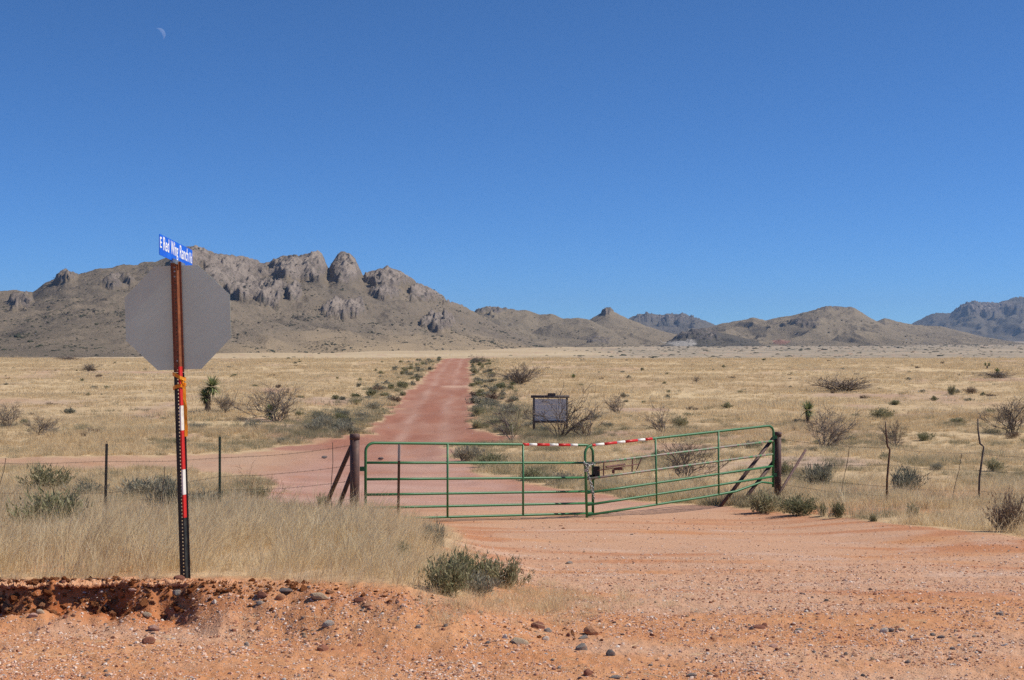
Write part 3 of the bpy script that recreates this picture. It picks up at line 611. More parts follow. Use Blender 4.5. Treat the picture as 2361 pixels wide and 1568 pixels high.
# field grass
mid_src = proto_collection('field_tuft', [blade_mesh('field_tuft', M_grassf, 42, .42, .2, .45, .012, 3, .55, 1.0, seed=400 + i, bias=(.06, 0), droop=.35) for i in range(6)]
                           + [blade_mesh('field_tuft_wide', M_grassf, 40, .40, .42, .35, .026, 2, .6, 1.2, seed=500 + i, droop=.2) for i in range(5)])
N1 = 100000
d = np.concatenate([rng.uniform(26, 262, N1), rng.uniform(26, 80, 28000)]); u = rng.uniform(-.45, .45, len(d)); x, y = u * d, d
sd_ = road_sd(x, y); br = bare_mask(x, y)
dens = np.clip(.62 + .6 * fbm(x / 9, y / 9, 4, 140), .06, 1) * (1 - .9 * br)
keep = (rng.uniform(size=len(x)) < dens) & (sd_ < -.15 - .15 * rng.uniform(size=len(x)))
x, y = x[keep], y[keep]; n = len(x)
s = rng.uniform(.5, 1.2, n) * np.interp(y, [26, 60, 150, 260], [.75, .85, 1.0, 1.15]) * np.clip(.85 + .5 * fbm(x / 11, y / 11, 3, 141), .45, 1.4)
tone = np.clip(rng.normal(.5, .2, n) + .42 * fbm(x / 14, y / 14, 4, 142), 0, 1)
idx = np.where(y < 75, rng.integers(0, 6, n), rng.integers(6, 11, n))
scatter('grass', np.stack([x, y, terrain(x, y) - .03], -1), rng.uniform(-3.1, 3.1, n), s, tone, idx, mid_src, rng.normal(0, .1, (n, 2)), 'dry tan grassland stretching to the foot of the mountains')
print('field grass', n)

grn_src = proto_collection('verge_tuft', [blade_mesh('verge_tuft', M_greeni, 60, .34, .26, .6, .014, 2, .6, 1.2, seed=550 + i, droop=.3) for i in range(5)] + [blade_mesh('verge_tuft_near', M_greeni, 80, .34, .2, .7, .006, 3, .6, 1.2, seed=570 + i, droop=.4) for i in range(4)])
d = np.concatenate([rng.uniform(40, 245, 52000), rng.uniform(23, 85, 44000)]); u = rng.uniform(-.40, .40, len(d)); x, y = u * d, d
sd_ = road_sd(x, y); g = fbm(x / 3, y / 3, 3, 145)
w = np.exp(-((sd_ + 1.6) / 2.0) ** 2) * sstep(50, 62, y) * (np.abs(u + .05) < .2) + .7 * np.exp(-((sd_ + .7) / .9) ** 2) * (x > -2) * sstep(26, 28, y) * (1 - sstep(45, 60, y)) + .9 * sstep(.2, .7, g + .25) * (1 - sstep(30, 40, y)) * (x < -3.2) * sstep(24, 26, y) + .6 * sstep(.0, .7, g) * (1 - sstep(60, 85, y)) + .12 * sstep(.2, .8, fbm(x / 9, y / 9, 3, 146))
keep = (rng.uniform(size=len(x)) < w * .8) & (sd_ < -.1); x, y = x[keep], y[keep]; n = len(x)
scatter('verge_growth', np.stack([x, y, terrain(x, y) - .03], -1), rng.uniform(-3, 3, n), rng.uniform(.4, 1.15, n), np.clip(rng.normal(.5, .3, n), 0, 1), np.where(y > 70, rng.integers(0, 5, n), rng.integers(5, 9, n)), grn_src, rng.normal(0, .1, (n, 2)), 'grey green low growth along the track verges and fence')
print('verge', n)

# ---------------- shrubs
def bush_mesh(name, mat, n, r, h, seed, leafw=.012, leafl=.09, stems=26):
    """dome of upright stems carrying many small narrow leaves"""
    g = np.random.default_rng(seed); V = []; Fc = []; bl = []
    lobes = [(g.uniform(0, 2*np.pi), g.uniform(.1, .55), g.uniform(.6, 1.0)) for _ in range(7)]
    for i in range(stems):
        a, rr, hh = lobes[i % 7]; tx = r*(rr*math.cos(a) + g.normal(0, .28)); ty = r*(rr*math.sin(a) + g.normal(0, .28)); tz = h*hh*g.uniform(.6, 1.05)*(1 - .3*min(1, (tx*tx + ty*ty)/r/r))
        bx, by = tx*.25 + g.normal(0, r*.06), ty*.25 + g.normal(0, r*.06); b = len(V); wv = .004 + .004*h
        V += [(bx - wv, by, 0), (bx + wv, by, 0), (tx, ty, tz)]; Fc.append((b, b+1, b+2)); v = g.uniform(.5, 1); bl += [v]*3
        tone = g.normal(0, .18)
        for k in range(n // stems):
            t = g.uniform(.22, 1.02); px, py, pz = bx + (tx - bx)*t, by + (ty - by)*t, tz*t
            sp = .13*r*(1.15 - .4*t); px += g.normal(0, sp); py += g.normal(0, sp); pz += g.normal(0, sp*.6); pz = max(pz, .01)
            o = np.array([tx*.7/r + g.normal(0, .4), ty*.7/r + g.normal(0, .4), .9 + g.normal(0, .35)]); o /= np.linalg.norm(o) + 1e-6; L_ = leafl*g.uniform(.6, 1.3)
            sd2 = np.cross(o, g.normal(size=3)); sd2 /= np.linalg.norm(sd2) + 1e-6; sd2 *= leafw
            b = len(V); V += [(px - sd2[0], py - sd2[1], pz - sd2[2]), (px + sd2[0], py + sd2[1], pz + sd2[2]), (px + o[0]*L_, py + o[1]*L_, pz + o[2]*L_)]; Fc.append((b, b+1, b+2))
            v = float(np.clip(g.uniform() * .8 + tone + .1, 0, 1)); bl += [v]*3
    me = mesh_from(name, V, Fc, mat); fattr(me, 'bl', bl); return me
def twig_mesh(name, mat, seed, stems=9, h=1.0, spread=.9, r0=.016, depth=4, kids=3, curve=.25, minr=.0028):
    g = np.random.default_rng(seed); mb = MB(); tones = []
    def grow(p, d, L_, r, dep):
        path = [Vector(p)]; dd = Vector(d); k = 4 if dep > 1 else 3
        for i in range(k):
            dd = (dd + Vector((g.normal(0, curve), g.normal(0, curve), g.normal(.04, curve*.7)))).normalized(); path.append(path[-1] + dd * (L_ / k))
        n0 = len(mb.v); mb.tube(path, [max(minr, r*(1 - .5*i/k)) for i in range(k+1)], 3, cap=False); tones.extend([g.uniform()]*(len(mb.v) - n0))
        if dep > 0:
            for q in range(kids if dep < depth else kids + 1):
                i = int(g.integers(1, k+1)); ax = Vector(g.normal(size=3)); nd_ = (dd + ax.normalized()*g.uniform(.45, .95)).normalized(); nd_.z = nd_.z*.7 + .12
                grow(path[i], nd_.normalized(), L_*g.uniform(.45, .78), r*.58, dep - 1)
    for s_ in range(stems):
        a = g.uniform(0, 2*np.pi); o = spread*g.uniform(.25, 1.0)
        grow((g.normal(0, .05), g.normal(0, .05), 0), Vector((math.cos(a)*o, math.sin(a)*o, .85)).normalized(), h*.52*g.uniform(.7, 1.15), r0*g.uniform(.7, 1.2), depth - 1)
    zmax = max(p.z for p in mb.v); mb.v = [p*(h/zmax) for p in mb.v]
    me = mb.mesh(name, mat); fattr(me, 'bl', tones); return me
def put(name, me, loc, scale, rz, label, cat, group=None, parent=None):
    o = bpy.data.objects.new(name, me); o.location = loc; o.scale = scale if isinstance(scale, (tuple, list)) else (scale,)*3; o.rotation_euler = (0, 0, rz)
    link(o, parent); return tag(o, label, cat, group) if parent is None else o
B_green = [bush_mesh('green_shrub', M_shrub, 1500, .5, .6, 600 + i, .011, .085) for i in range(4)]
B_grey = [bush_mesh('grey_shrub', M_shrubg, 1200, .5, .5, 620 + i, .010, .09) for i in range(4)]
B_brown = [bush_mesh('brown_shrub', M_shrubb, 1400, .5, .62, 640 + i, .008, .10, 40) for i in range(2)]
B_small = [bush_mesh('small_shrub', M_shrub if i % 2 else M_shrubg, 320, .5, .55, 660 + i, .032, .16, 18) for i in range(6)]
B_brsm = [bush_mesh('small_brown_shrub', M_shrubb, 320, .5, .5, 690 + i, .026, .16, 18) for i in range(2)]
T_mesq = [twig_mesh('bare_shrub', M_twig, 700 + i, 13, 1.0, .95, .0105, 4, 4, .22, .0024) for i in range(4)]
T_sparse = [twig_mesh('bare_shrub', M_twig, 712 + i, 8, 1.0, .95, .0115, 4, 3, .2, .0026) for i in range(2)]
T_low = [twig_mesh('bare_thicket', M_twig, 720 + i, 26, .8, 1.4, .009, 3, 5, .2, .003) for i in range(2)]
T_straw = [twig_mesh('dry_weed', M_straw, 740 + i, 7, .8, 1.0, .006, 3, 3, .35, .003) for i in range(2)]
def plant(name, meshes, X, Y, wpx, hpx, label, cat='shrub', group=None, k=0, sink=.02):
    p = at(X, Y); me = meshes[k % len(meshes)]
    co = np.array([v.co[:] for v in me.vertices]); mw = np.percentile(np.abs(co[:, :2]), 98.5) * 2; mh = np.percentile(co[:, 2], 99)
    W = wpx / F * p.y; Hh = hpx / F * p.y
    p.z -= sink; return put(name, me, p, (W / mw, W / mw, Hh / mh), random.uniform(0, 6.28), label, cat, group)
BUSH = [
 ('g', 1026, 1370, 128, 92, 'dark green bush at the corner of the tall grass by the driveway'),
 ('g', 1165, 1356, 118, 74, 'grey green bush sprawling onto the driveway gravel'),
 ('y', 1092, 1370, 120, 60, 'low grey twiggy bush between two green bushes'),
 ('g', 1112, 1336, 110, 62, 'green bush behind the grey twiggy bush at the grass corner'),
 ('g', 1058, 1346, 90, 80, 'tall green bush behind the dark corner bush'),
 ('y', 1003, 1268, 62, 70, 'grey green bush at the grass edge below the gate'),
 ('g', 930, 1290, 40, 46, 'small green bush sunk in the tall grass'),
 ('g', 1757, 1182, 104, 54, 'round green bush at the foot of the gate post braces'),
 ('g', 1846, 1188, 86, 46, 'green bush right of the gate post bush'),
 ('g', 1899, 1190, 34, 32, 'small green bush left of the dark stone'),
 ('g', 1934, 1194, 34, 40, 'small upright bush right of the dark stone'),
 ('g', 2013, 1202, 24, 20, 'tiny dark green sprig at the gravel edge'),
 ('g', 2102, 1192, 30, 34, 'narrow green sprig near the rusty fence post'),
 ('b', 2322, 1226, 100, 96, 'tall brown bush at the road edge below the last fence post'),
 ('y', 2080, 1140, 100, 66, 'grey brown bush behind the crooked fence post'),
 ('y', 1885, 1122, 80, 56, 'pale grey bush right of the leaning brace'),
 ('g', 1812, 1098, 34, 36, 'green bush just right of the rusty gate post'),
 ('y', 1080, 1062, 78, 36, 'grey green bush seen over the top rail of the gate'),
 ('g', 1128, 1076, 70, 32, 'low bush on the track edge behind the gate'),
 ('g', 1225, 1108, 90, 30, 'green low bush behind the middle of the gate'),
 ('y', 1300, 1116, 90, 30, 'grey low bush behind the gate latch end'),
 ('g', 112, 1136, 130, 66, 'big green bush behind the barbed wire at the left'),
 ('g', 110, 1236, 190, 108, 'dark green bush in the tall grass left of the black fence post'),
 ('y', 330, 1150, 130, 50, 'grey bush between the black fence post and the sign'),
 ('y', 205, 1150, 100, 44, 'grey bush left of the black fence post'),
 ('g', 372, 1122, 60, 30, 'green bush against the cross track behind the sign post'),
 ('g', 600, 1150, 70, 30, 'low green bush beside the dry weeds'),
 ('g', 744, 1170, 44, 34, 'green bush at the foot of the left gate brace'),
 ('y', 380, 1192, 120, 96, 'grey stemmed bush just left of the sign post'),
 ('y', 470, 1172, 110, 44, 'grey bush just right of the sign post'),
 ('y', 1170, 1168, 1, 1, ''),
 ('g', 2290, 1086, 60, 30, 'green bush behind the last fence post'),
 ('g', 1570, 985, 40, 26, 'green bush behind the right gate leaf'),
 ('g', 2195, 912, 24, 24, 'dark green bush alone in the right field'),
 ('g', 2030, 968, 56, 28, 'green bush pair in the right field'),
 ('b', 2240, 908, 34, 18, 'dark brown bush in the right field'),
]
for i, (k, X, Y, w, h, lb) in enumerate(BUSH):
    if lb: plant({'g': 'green_shrub', 'y': 'grey_shrub', 'b': 'brown_shrub'}[k], {'g': B_green, 'y': B_grey, 'b': B_brown}[k], X, Y, w, h, lb, 'bush', None, i)
TWIG = [
 (T_sparse, 1288, 1008, 190, 112, 'large bare mesquite in front of the white notice board'),
 (T_sparse, 1352, 1012, 140, 80, 'bare mesquite fanning out right of the notice board'),
 (T_sparse, 1182, 1018, 110, 84, 'bare mesquite left of the notice board'),
 (T_sparse, 1526, 1004, 92, 78, 'bare mesquite above the red and white gate band'),
 (T_mesq, 1900, 1036, 150, 92, 'bare mesquite behind the right gate post'),
 (T_mesq, 2064, 1034, 74, 66, 'small bare mesquite behind the crooked fence post'),
 (T_mesq, 2330, 1000, 130, 82, 'bare mesquite at the right beyond the fence'),
 (T_low, 1945, 902, 146, 34, 'wide low bare thicket on red soil in the right field'),
 (T_low, 1196, 888, 100, 42, 'dark bare thicket beside the dirt track'),
 (T_mesq, 1212, 872, 60, 34, 'bare shrub rising behind the dark thicket'),
 (T_mesq, 636, 972, 150, 84, 'bare mesquite round the green spiky yucca'),
 (T_mesq, 520, 952, 66, 54, 'small bare shrub right of the two headed yucca'),
 (T_mesq, 22, 988, 90, 62, 'bare shrub in the left field at the picture edge'),
 (T_mesq, 92, 1004, 110, 48, 'leaning bare shrub in the left field'),
 (T_mesq, 1580, 1104, 150, 92, 'bare bush behind the right gate leaf'),
 (T_mesq, 1102, 840, 44, 22, 'bare shrub on the crest beside the track'),
 (T_mesq, 1425, 956, 62, 46, 'bare shrub right of the notice board in the field'),
 (T_low, 2304, 872, 92, 16, 'low dark thicket round the far right yucca'),
 (T_low, 206, 856, 44, 20, 'low bare thicket on the far left rise'),
 (T_low, 160, 830, 64, 10, 'dark low thicket on the left skyline of the field'),
 (T_mesq, 1605, 884, 22, 18, 'tiny bare shrub in the middle of the right field'),
 (T_straw, 575, 1150, 110, 78, 'tangled pale dry weed by the green fence post'),
 (T_straw, 630, 1150, 90, 60, 'pale dry weed before the pink gravel'),
 (T_straw, 10, 1190, 60, 70, 'pale dry weed at the left picture edge'),
 (T_straw, 1815, 1160, 60, 60, 'pale dry weed at the foot of the right gate post'),
]
for i, (ms, X, Y, w, h, lb) in enumerate(TWIG):
    plant('dry_weed' if ms is T_straw else 'bare_shrub', ms, X, Y, w, h, lb, 'weed' if ms is T_straw else 'shrub', None, i)

# yuccas: trunk in a skirt of dead leaves, round heads of stiff blades
def head_mesh(name, mat, n, R, seed, up=.2, w=.05):
    g = np.random.default_rng(seed); V = []; Fc = []; bl = []
    for i in range(n):
        o = g.normal(size=3); o[2] = o[2]*.9 + up; o /= np.linalg.norm(o); L_ = R*g.uniform(.75, 1.05); sd2 = np.cross(o, [0, 0, 1.]); sd2 = sd2/(np.linalg.norm(sd2) + 1e-6)*w*.5*R/.5
        b = len(V); c = o*R*.1; mpt = o*L_*.45
        V += [tuple(c - sd2*.6), tuple(c + sd2*.6), tuple(mpt + sd2), tuple(mpt - sd2), tuple(o*L_ + np.array([0, 0, -.03*R]))]; Fc += [(b, b+1, b+2, b+3), (b+3, b+2, b+4)]; bl += [g.uniform()]*5
    me = mesh_from(name, V, Fc, mat); fattr(me, 'bl', bl); return me
H_yuc = [head_mesh('leaf_head', M_yucca, 190, .5, 800 + i) for i in range(3)]
def skirt_mesh(h, r, seed):
    g = np.random.default_rng(seed); V = []; Fc = []; bl = []
    mb = MB(); mb.tube([(0, 0, -.1), (0, 0, h*.5), (0, 0, h)], [r*.55, r*.5, r*.45], 8); V = [tuple(p) for p in mb.v]; Fc = list(mb.f); bl = [.3]*len(V)
    for i in range(170):
        a = g.uniform(0, 6.283); z = h*g.uniform(.22, 1.0); o = np.array([math.cos(a), math.sin(a)]); L_ = h*g.uniform(.18, .3)*1.0; b = len(V); w = .018
        t = np.array([-o[1], o[0]])*w; p0 = o*r*.5; p1 = o*r*g.uniform(.8, 1.25)
        V += [(p0[0]-t[0], p0[1]-t[1], z), (p0[0]+t[0], p0[1]+t[1], z), (p1[0], p1[1], z - L_)]; Fc.append((b, b+1, b+2)); bl += [g.uniform()]*3
    me = mesh_from('trunk', V, Fc, M_yuccad); fattr(me, 'bl', bl); return me
def yucca(X, Y, trunk_px, heads, label):
    p = at(X, Y); k = p.y / F; t = empty('yucca', p - Vector((0, 0, .03)), label, 'yucca')
    if trunk_px: link(bpy.data.objects.new('trunk', skirt_mesh(trunk_px*k, max(.12, 9*k*(trunk_px/45)), int(X))), t)
    for i, (dx, up, dia) in enumerate(heads):
        o = put('leaf_head', H_yuc[i % 3], (dx*k, (.12 if i else 0), up*k), dia*k, random.uniform(0, 6), None, None, None, t)
yucca(479, 954, 50, [(-7, 40, 52), (9, 64, 66)], 'two headed yucca with a shaggy trunk in the left field')
yucca(1862, 976, 22, [(0, 32, 54)], 'single headed yucca above the bare mesquite in the right field')
yucca(622, 968, 0, [(0, 18, 50), (8, 26, 30)], 'green spiky yucca low inside the bare mesquite')
yucca(2276, 852, 10, [(-4, 12, 12), (5, 12, 12)], 'small twin yucca far off in the right field')
yucca(2299, 866, 8, [(0, 10, 22)], 'yucca rising from the low thicket in the right field')
yucca(1322, 872, 0, [(0, 3, 20)], 'small green yucca rosette beyond the notice board')

HUE = {'shrub_leaf': 'green', 'grey_shrub_leaf': 'grey green', 'brown_shrub_leaf': 'brown'}
# small shrubs of the verges and fields
def verge(side, n):
    out = []
    edge = [(835, 1002), (872, 965), (906, 935), (965, 880), (996, 850), (1013, 834)] if side < 0 else [(1102, 985), (1095, 950), (1092, 915), (1089, 880), (1088, 850), (1087, 834)]
    ew = [at(*e) for e in edge]; yy = [e.y for e in ew]; xx = [e.x for e in ew]
    for i in range(n):
        y = 62 + (240 - 62) * random.random() ** 1.5; x = np.interp(y, yy, xx) + side * abs(random.gauss(.3, 1.5 if side > 0 else 2.2)); out.append((x, y))
    return out
for side, n, lb in ((-1, 105, 'grey green shrub on the left verge of the dirt track'), (1, 115, 'grey green shrub on the right verge of the dirt track')):
    for x, y in verge(side, n):
        s = random.uniform(.5, 1.35); me = random.choice(B_small + B_brsm[:1] if y > 90 else B_green[:2] + B_grey + B_grey)
        hue = HUE[me.materials[0].name]; zone = 'nearer' if y < 110 else 'middle' if y < 165 else 'far'
        lb2 = '%s %s shrub on the %s verge of the dirt track, %s stretch' % ('small' if s < .85 else 'large', hue, 'left' if side < 0 else 'right', zone)
        put('verge_shrub', me, (x, y, gz(x, y) - .03), (s, s, s * random.uniform(.6, .95)), random.uniform(0, 6.28), lb2, 'shrub', 'shrubs along the %s verge of the track' % ('left' if side < 0 else 'right'))
cnt = 0; 
while cnt < 270:
    y = 30 + 225 * random.random() ** 1.15; u = random.uniform(-.375, .375); x = u * y
    if road_sd(np.array([x]), np.array([y]))[0] > -.5: continue
    if fbm(np.array([x / 12]), np.array([y / 12]), 3, 160)[0] < random.uniform(-.5, .35): continue
    s = random.uniform(.28, .95) * (1.0 if y > 50 else .75); me = random.choice((B_small + B_brsm) if y > 80 else B_green + B_grey + B_brown[:1])
    left = u < -.05; cnt += 1
    put('field_shrub', me, (x, y, gz(x, y) - .03), (s, s, s * random.uniform(.55, .9)), random.uniform(0, 6.28),
        '%s %s shrub in dry grass %s of the track, %s' % ('tiny' if s < .55 else 'low', HUE[me.materials[0].name], 'left' if left else 'right', 'close to the fence' if y < 75 else 'midway out' if y < 150 else 'far out'), 'shrub', 'small shrubs dotted over the %s field' % ('left' if left else 'right'))

# scrub on the mountain slopes and the far plain
def blob_mesh(name, seed):
    g = np.random.default_rng(seed); bm = bmesh.new(); bmesh.ops.create_icosphere(bm, subdivisions=2, radius=1)
    for v in bm.verts:
        k = 1 + g.normal(0, .16); v.co = Vector((v.co.x*k, v.co.y*k, max(v.co.z*k*.8, -.2)))
    me = bpy.data.meshes.new(name); bm.to_mesh(me); bm.free(); me.materials.append(M_scrub); fattr(me, 'bl', g.uniform(size=len(me.vertices))); return me
scr = proto_collection('scrub', [blob_mesh('scrub', 900 + i) for i in range(4)])
P = np.concatenate(SCRUB_PTS); n = len(P); sz = np.exp(rng.normal(0, .42, n)) * np.interp(P[:, 1], [1200, 3000, 6000], [.7, 1.05, 1.7])
scatter('mountain_scrub', P, rng.uniform(0, 6, n), np.stack([sz*1.3, sz*1.3, sz*.8], -1), rng.uniform(size=n), rng.integers(0, 4, n), scr, label='dark scrub speckling the mountain slopes')
d = rng.uniform(900, 5200, 6500); u = rng.uniform(-.38, .40, 6500); k = rng.uniform(size=6500) < np.clip(.12 + sstep(.02, .12, u) * .42 + .35 * (fbm(u * 14, d / 500, 3, 170) > .25), 0, 1) * (.2 + .8 * (np.abs(u + .05) > .08))
d, u = d[k], u[k]; x = u * d; n = len(d); sz = np.exp(rng.normal(-.15, .5, n)) * np.interp(d, [900, 5000], [.7, 1.7])
scatter('distant_brush', np.stack([x, d, terrain(x, d) - .2], -1), rng.uniform(0, 6, n), np.stack([sz*1.6, sz*1.6, sz*.8], -1), rng.uniform(size=n), rng.integers(0, 4, n), scr, label='dark brush strewn across the far plain')

# ------------------------------------------------------------------ sign post with stop sign and street name plate
SY = 10.2; sb = pt(428, 1337, SY); LEAN = math.radians(-1.8)
sign = empty('road_sign', sb, 'back of an octagonal road sign on a perforated post with a blue street name plate', 'road sign'); sign.rotation_euler = (0, LEAN, 0)
k = SY / F
def zz(Y): return (1337 - Y) * k
def channel(name, z0, z1, mat, yo=0, hole_from=None, hole_to=None, grow=0.0):
    """perforated hat-section post: flange, side wall, holed web, side wall, flange"""
    mb = MB(); g = grow; th = .0035
    prof = [(-.0375, 0), (-.0215, 0), (-.0165, -.026 - g), (.0105, -.026 - g), (.0225, 0), (.0375, 0)]
    def strip(a, b):
        (x0, y0), (x1, y1) = a, b; d = Vector((x1 - x0, y1 - y0)).normalized(); nx, ny = -d.y * th, d.x * th
        mb.prism([(x0, y0 + yo), (x1, y1 + yo), (x1 + nx, y1 + ny + yo), (x0 + nx, y0 + ny + yo)], z0, z1)
    for i in (0, 1, 3, 4): strip(prof[i], prof[i + 1])
    yb = prof[2][1]; xs = (-.0165, -.0075, .0005, .0105)
    strip((xs[0], yb), (xs[1], yb)); strip((xs[2], yb), (xs[3], yb))
    z = z0; pitch = .0254; hr = .0048
    c = z0 + .02
    while c < z1 - .01:
        a, b = z, c - hr
        mb.prism([(xs[1], yb + yo), (xs[2], yb + yo), (xs[2], yb + th + yo), (xs[1], yb + th + yo)], a, b); z = c + hr; c += pitch
    mb.prism([(xs[1], yb + yo), (xs[2], yb + yo), (xs[2], yb + th + yo), (xs[1], yb + th + yo)], z, z1)
    return mb.build(name, mat, sign)
channel('post', zz(858), zz(603), M_upost)
channel('post_stub', -.25, zz(859), M_upost_lo, 0.0)
# octagonal plate
R8 = .376 / math.cos(math.pi / 8); oz = zz(732); ox = .002
oc = [(R8*math.cos(math.pi/8 + i*math.pi/4), R8*math.sin(math.pi/8 + i*math.pi/4)) for i in range(8)]
mb = MB(); n = 8
for yv in (.006, .009): mb.v += [Vector((ox + a, yv, oz + b)) for a, b in oc]
for j in range(8): mb.f.append((j, (j+1) % 8, 8 + (j+1) % 8, 8 + j))
mb.f.append(tuple(range(8))); mb.f.append(tuple(range(15, 7, -1)))
plate = mb.build('sign_plate', M_alu, sign); plate.rotation_euler = (0, 0, math.radians(2.8)); plate.location = (0, .0045, 0)
mb = MB(); mb.v = [Vector((ox + a*.995, .0095, oz + b*.995)) for a, b in oc]; mb.f.append(tuple(range(7, -1, -1))); mb.build('sign_face', M_stopred, plate)
for zb in (zz(617), zz(626), zz(638), zz(832)):
    mb = MB(); mb.tube([(-.0035, -.0265, zb), (-.0035, -.034, zb)], .0065, 6); mb.build('bolt', M_silver, sign)
# reflective strips over the web edge and right wall of the post
for (Ya, Yb, mt) in ((845, 935, M_red), (935, 992, M_white), (992, 1082, M_red), (1082, 1140, M_white), (1140, 1193, M_red)):
    z0, z1 = zz(Yb) + .001, zz(Ya); mb = MB(); o = .0022
    mb.prism([(.0012, -.026 - o), (.0114, -.026 - o), (.0114, -.0285 - o), (.0012, -.0285 - o)], z0, z1)
    mb.prism([(.0117, -.0285 - o), (.0252, -.002), (.0235, -.002), (.0112, -.026 - o)], z0, z1)
    mb.build('reflective_strip', mt, sign)
# street name plate: runs almost straight away from the camera, bracket on the post top
a = pt(367, 538.5, 9.84) - sb; b = pt(443, 577, 10.56) - sb
Rl = Matrix.Rotation(-LEAN, 3, 'Y'); a = Rl @ a; b = Rl @ b
ux = (b - a); ln = ux.length; ux.normalize(); nz_ = ux.cross(Vector((0, 0, 1))).normalized(); uz = nz_.cross(ux).normalized(); hgt = .148
Mx = Matrix((ux, uz, nz_)).transposed()               # columns: along, up, towards the reader
origin = a - uz * hgt
npl = bpy.data.objects.new('street_name_plate', None); npl.location = origin; npl.rotation_euler = Mx.to_euler(); link(npl, sign)
bm = bmesh.new(); pts = []
rc = .012
for (cx_, cy_, a0) in ((ln - rc, rc, -90), (ln - rc, hgt - rc, 0), (rc, hgt - rc, 90), (rc, rc, 180)):
    for q in range(5): an = math.radians(a0 + q*22.5); pts.append((cx_ + rc*math.cos(an), cy_ + rc*math.sin(an)))
mb = MB(); mb.prism(pts, -.002, .001); mb.build('plate_sheet', M_blue, npl)
def text(body, x, y, size, sx, parent):
    cu = bpy.data.curves.new('lettering', 'FONT'); cu.body = body; cu.size = size; cu.extrude = .0004; cu.offset = .0012 * size / .1
    o = bpy.data.objects.new('lettering', cu); COL.objects.link(o); bpy.context.view_layer.update()
    me = bpy.data.meshes.new_from_object(o); bpy.data.objects.remove(o)
    me.materials.clear(); me.materials.append(M_lett); t = bpy.data.objects.new('lettering', me)
    xs = [v.co.x for v in me.vertices]; w = max(xs) - min(xs); f = sx / w
    for v in me.vertices: v.co.x = (v.co.x - min(xs)) * f
    t.location = (x, y, .0018); link(t, parent)
text('E', .012, .054, .108, .034, npl); text('Red', .078, .047, .133, .123, npl); text('Wing', .240, .047, .133, .157, npl); text('Ranch', .435, .047, .133, .195, npl); text('Rd', .658, .047, .106, .056, npl)
mb = MB(); mb.box((ln*.54, .001, .0085), (.26, .027, .010)); mb.box((ln*.54, -.009, .0085), (.26, .027, .010)) if False else None; mb.box((ln*.54, -.012, -.0), (.26, .010, .026)); mb.build('bracket', M_silver, npl)
mb = MB(); mb.box((.0, -.012, zz(613)), (.046, .018, .05)); mb.build('post_cap', M_upost, sign)
# orange ribbon
rib = empty('ribbon', sb + Vector((-.03 * 0 - .0314 * zz(880), 0, zz(880))), 'orange plastic ribbon knotted round the sign post', 'ribbon'); rib.rotation_euler = (0, LEAN, 0)
mb = MB()
for zc, tilt, w in ((.036, -.022, .026), (-.034, .010, .026)):
    ring = [(-.042, .006), (-.042, -.012), (-.022, -.034), (.012, -.036), (.032, -.016), (.043, -.004), (.043, .016), (-.0, .018)]
    b0 = len(mb.v)
    for (xx, yy) in ring:
        zt = zc + tilt * (xx / .04)
        for o_, dz in ((1.0, -w/2), (1.0, w/2), (1.07, w/2), (1.07, -w/2)): mb.v.append(Vector((xx*o_, yy*o_, zt + dz + .003*math.sin(xx*200))))
    nr_ = len(ring)
    for i in range(nr_):
        for j in range(4): mb.f.append((b0 + i*4 + j, b0 + i*4 + (j+1) % 4, b0 + ((i+1) % nr_)*4 + (j+1) % 4, b0 + ((i+1) % nr_)*4 + j))
mb.build('loop', M_orange, rib)
mb = MB()
for s_ in (0, 1, 2):
    mb.tube([(.026 + s_*.006, -.040, .004), (.036 - s_*.004, -.052, -.012 + .012*s_), (.040, -.034, -.026 + .02*s_)], [.006, .011, .006], 6)
mb.build('knot', M_orange, rib)
mb = MB(); path = [(.038, -.040, -.01), (.043, -.036, -.06), (.041, -.034, -.12), (.046, -.032, -.19), (.044, -.034, -.26), (.047, -.032, -.33), (.045, -.034, -.395)]
b0 = 0
for i, p_ in enumerate(path):
    an = .25*math.sin(i*1.3) + .3; dx, dy = .0115*math.cos(an), .0115*math.sin(an)
    mb.v += [Vector((p_[0]-dx, p_[1]-dy, p_[2])), Vector((p_[0]+dx, p_[1]+dy, p_[2])), Vector((p_[0]+dx, p_[1]+dy+.0012, p_[2])), Vector((p_[0]-dx, p_[1]-dy+.0012, p_[2]))]
for i in range(len(path) - 1):
    for j in range(4): mb.f.append((i*4 + j, i*4 + (j+1) % 4, (i+1)*4 + (j+1) % 4, (i+1)*4 + j))
mb.build('tail', M_orange, rib)

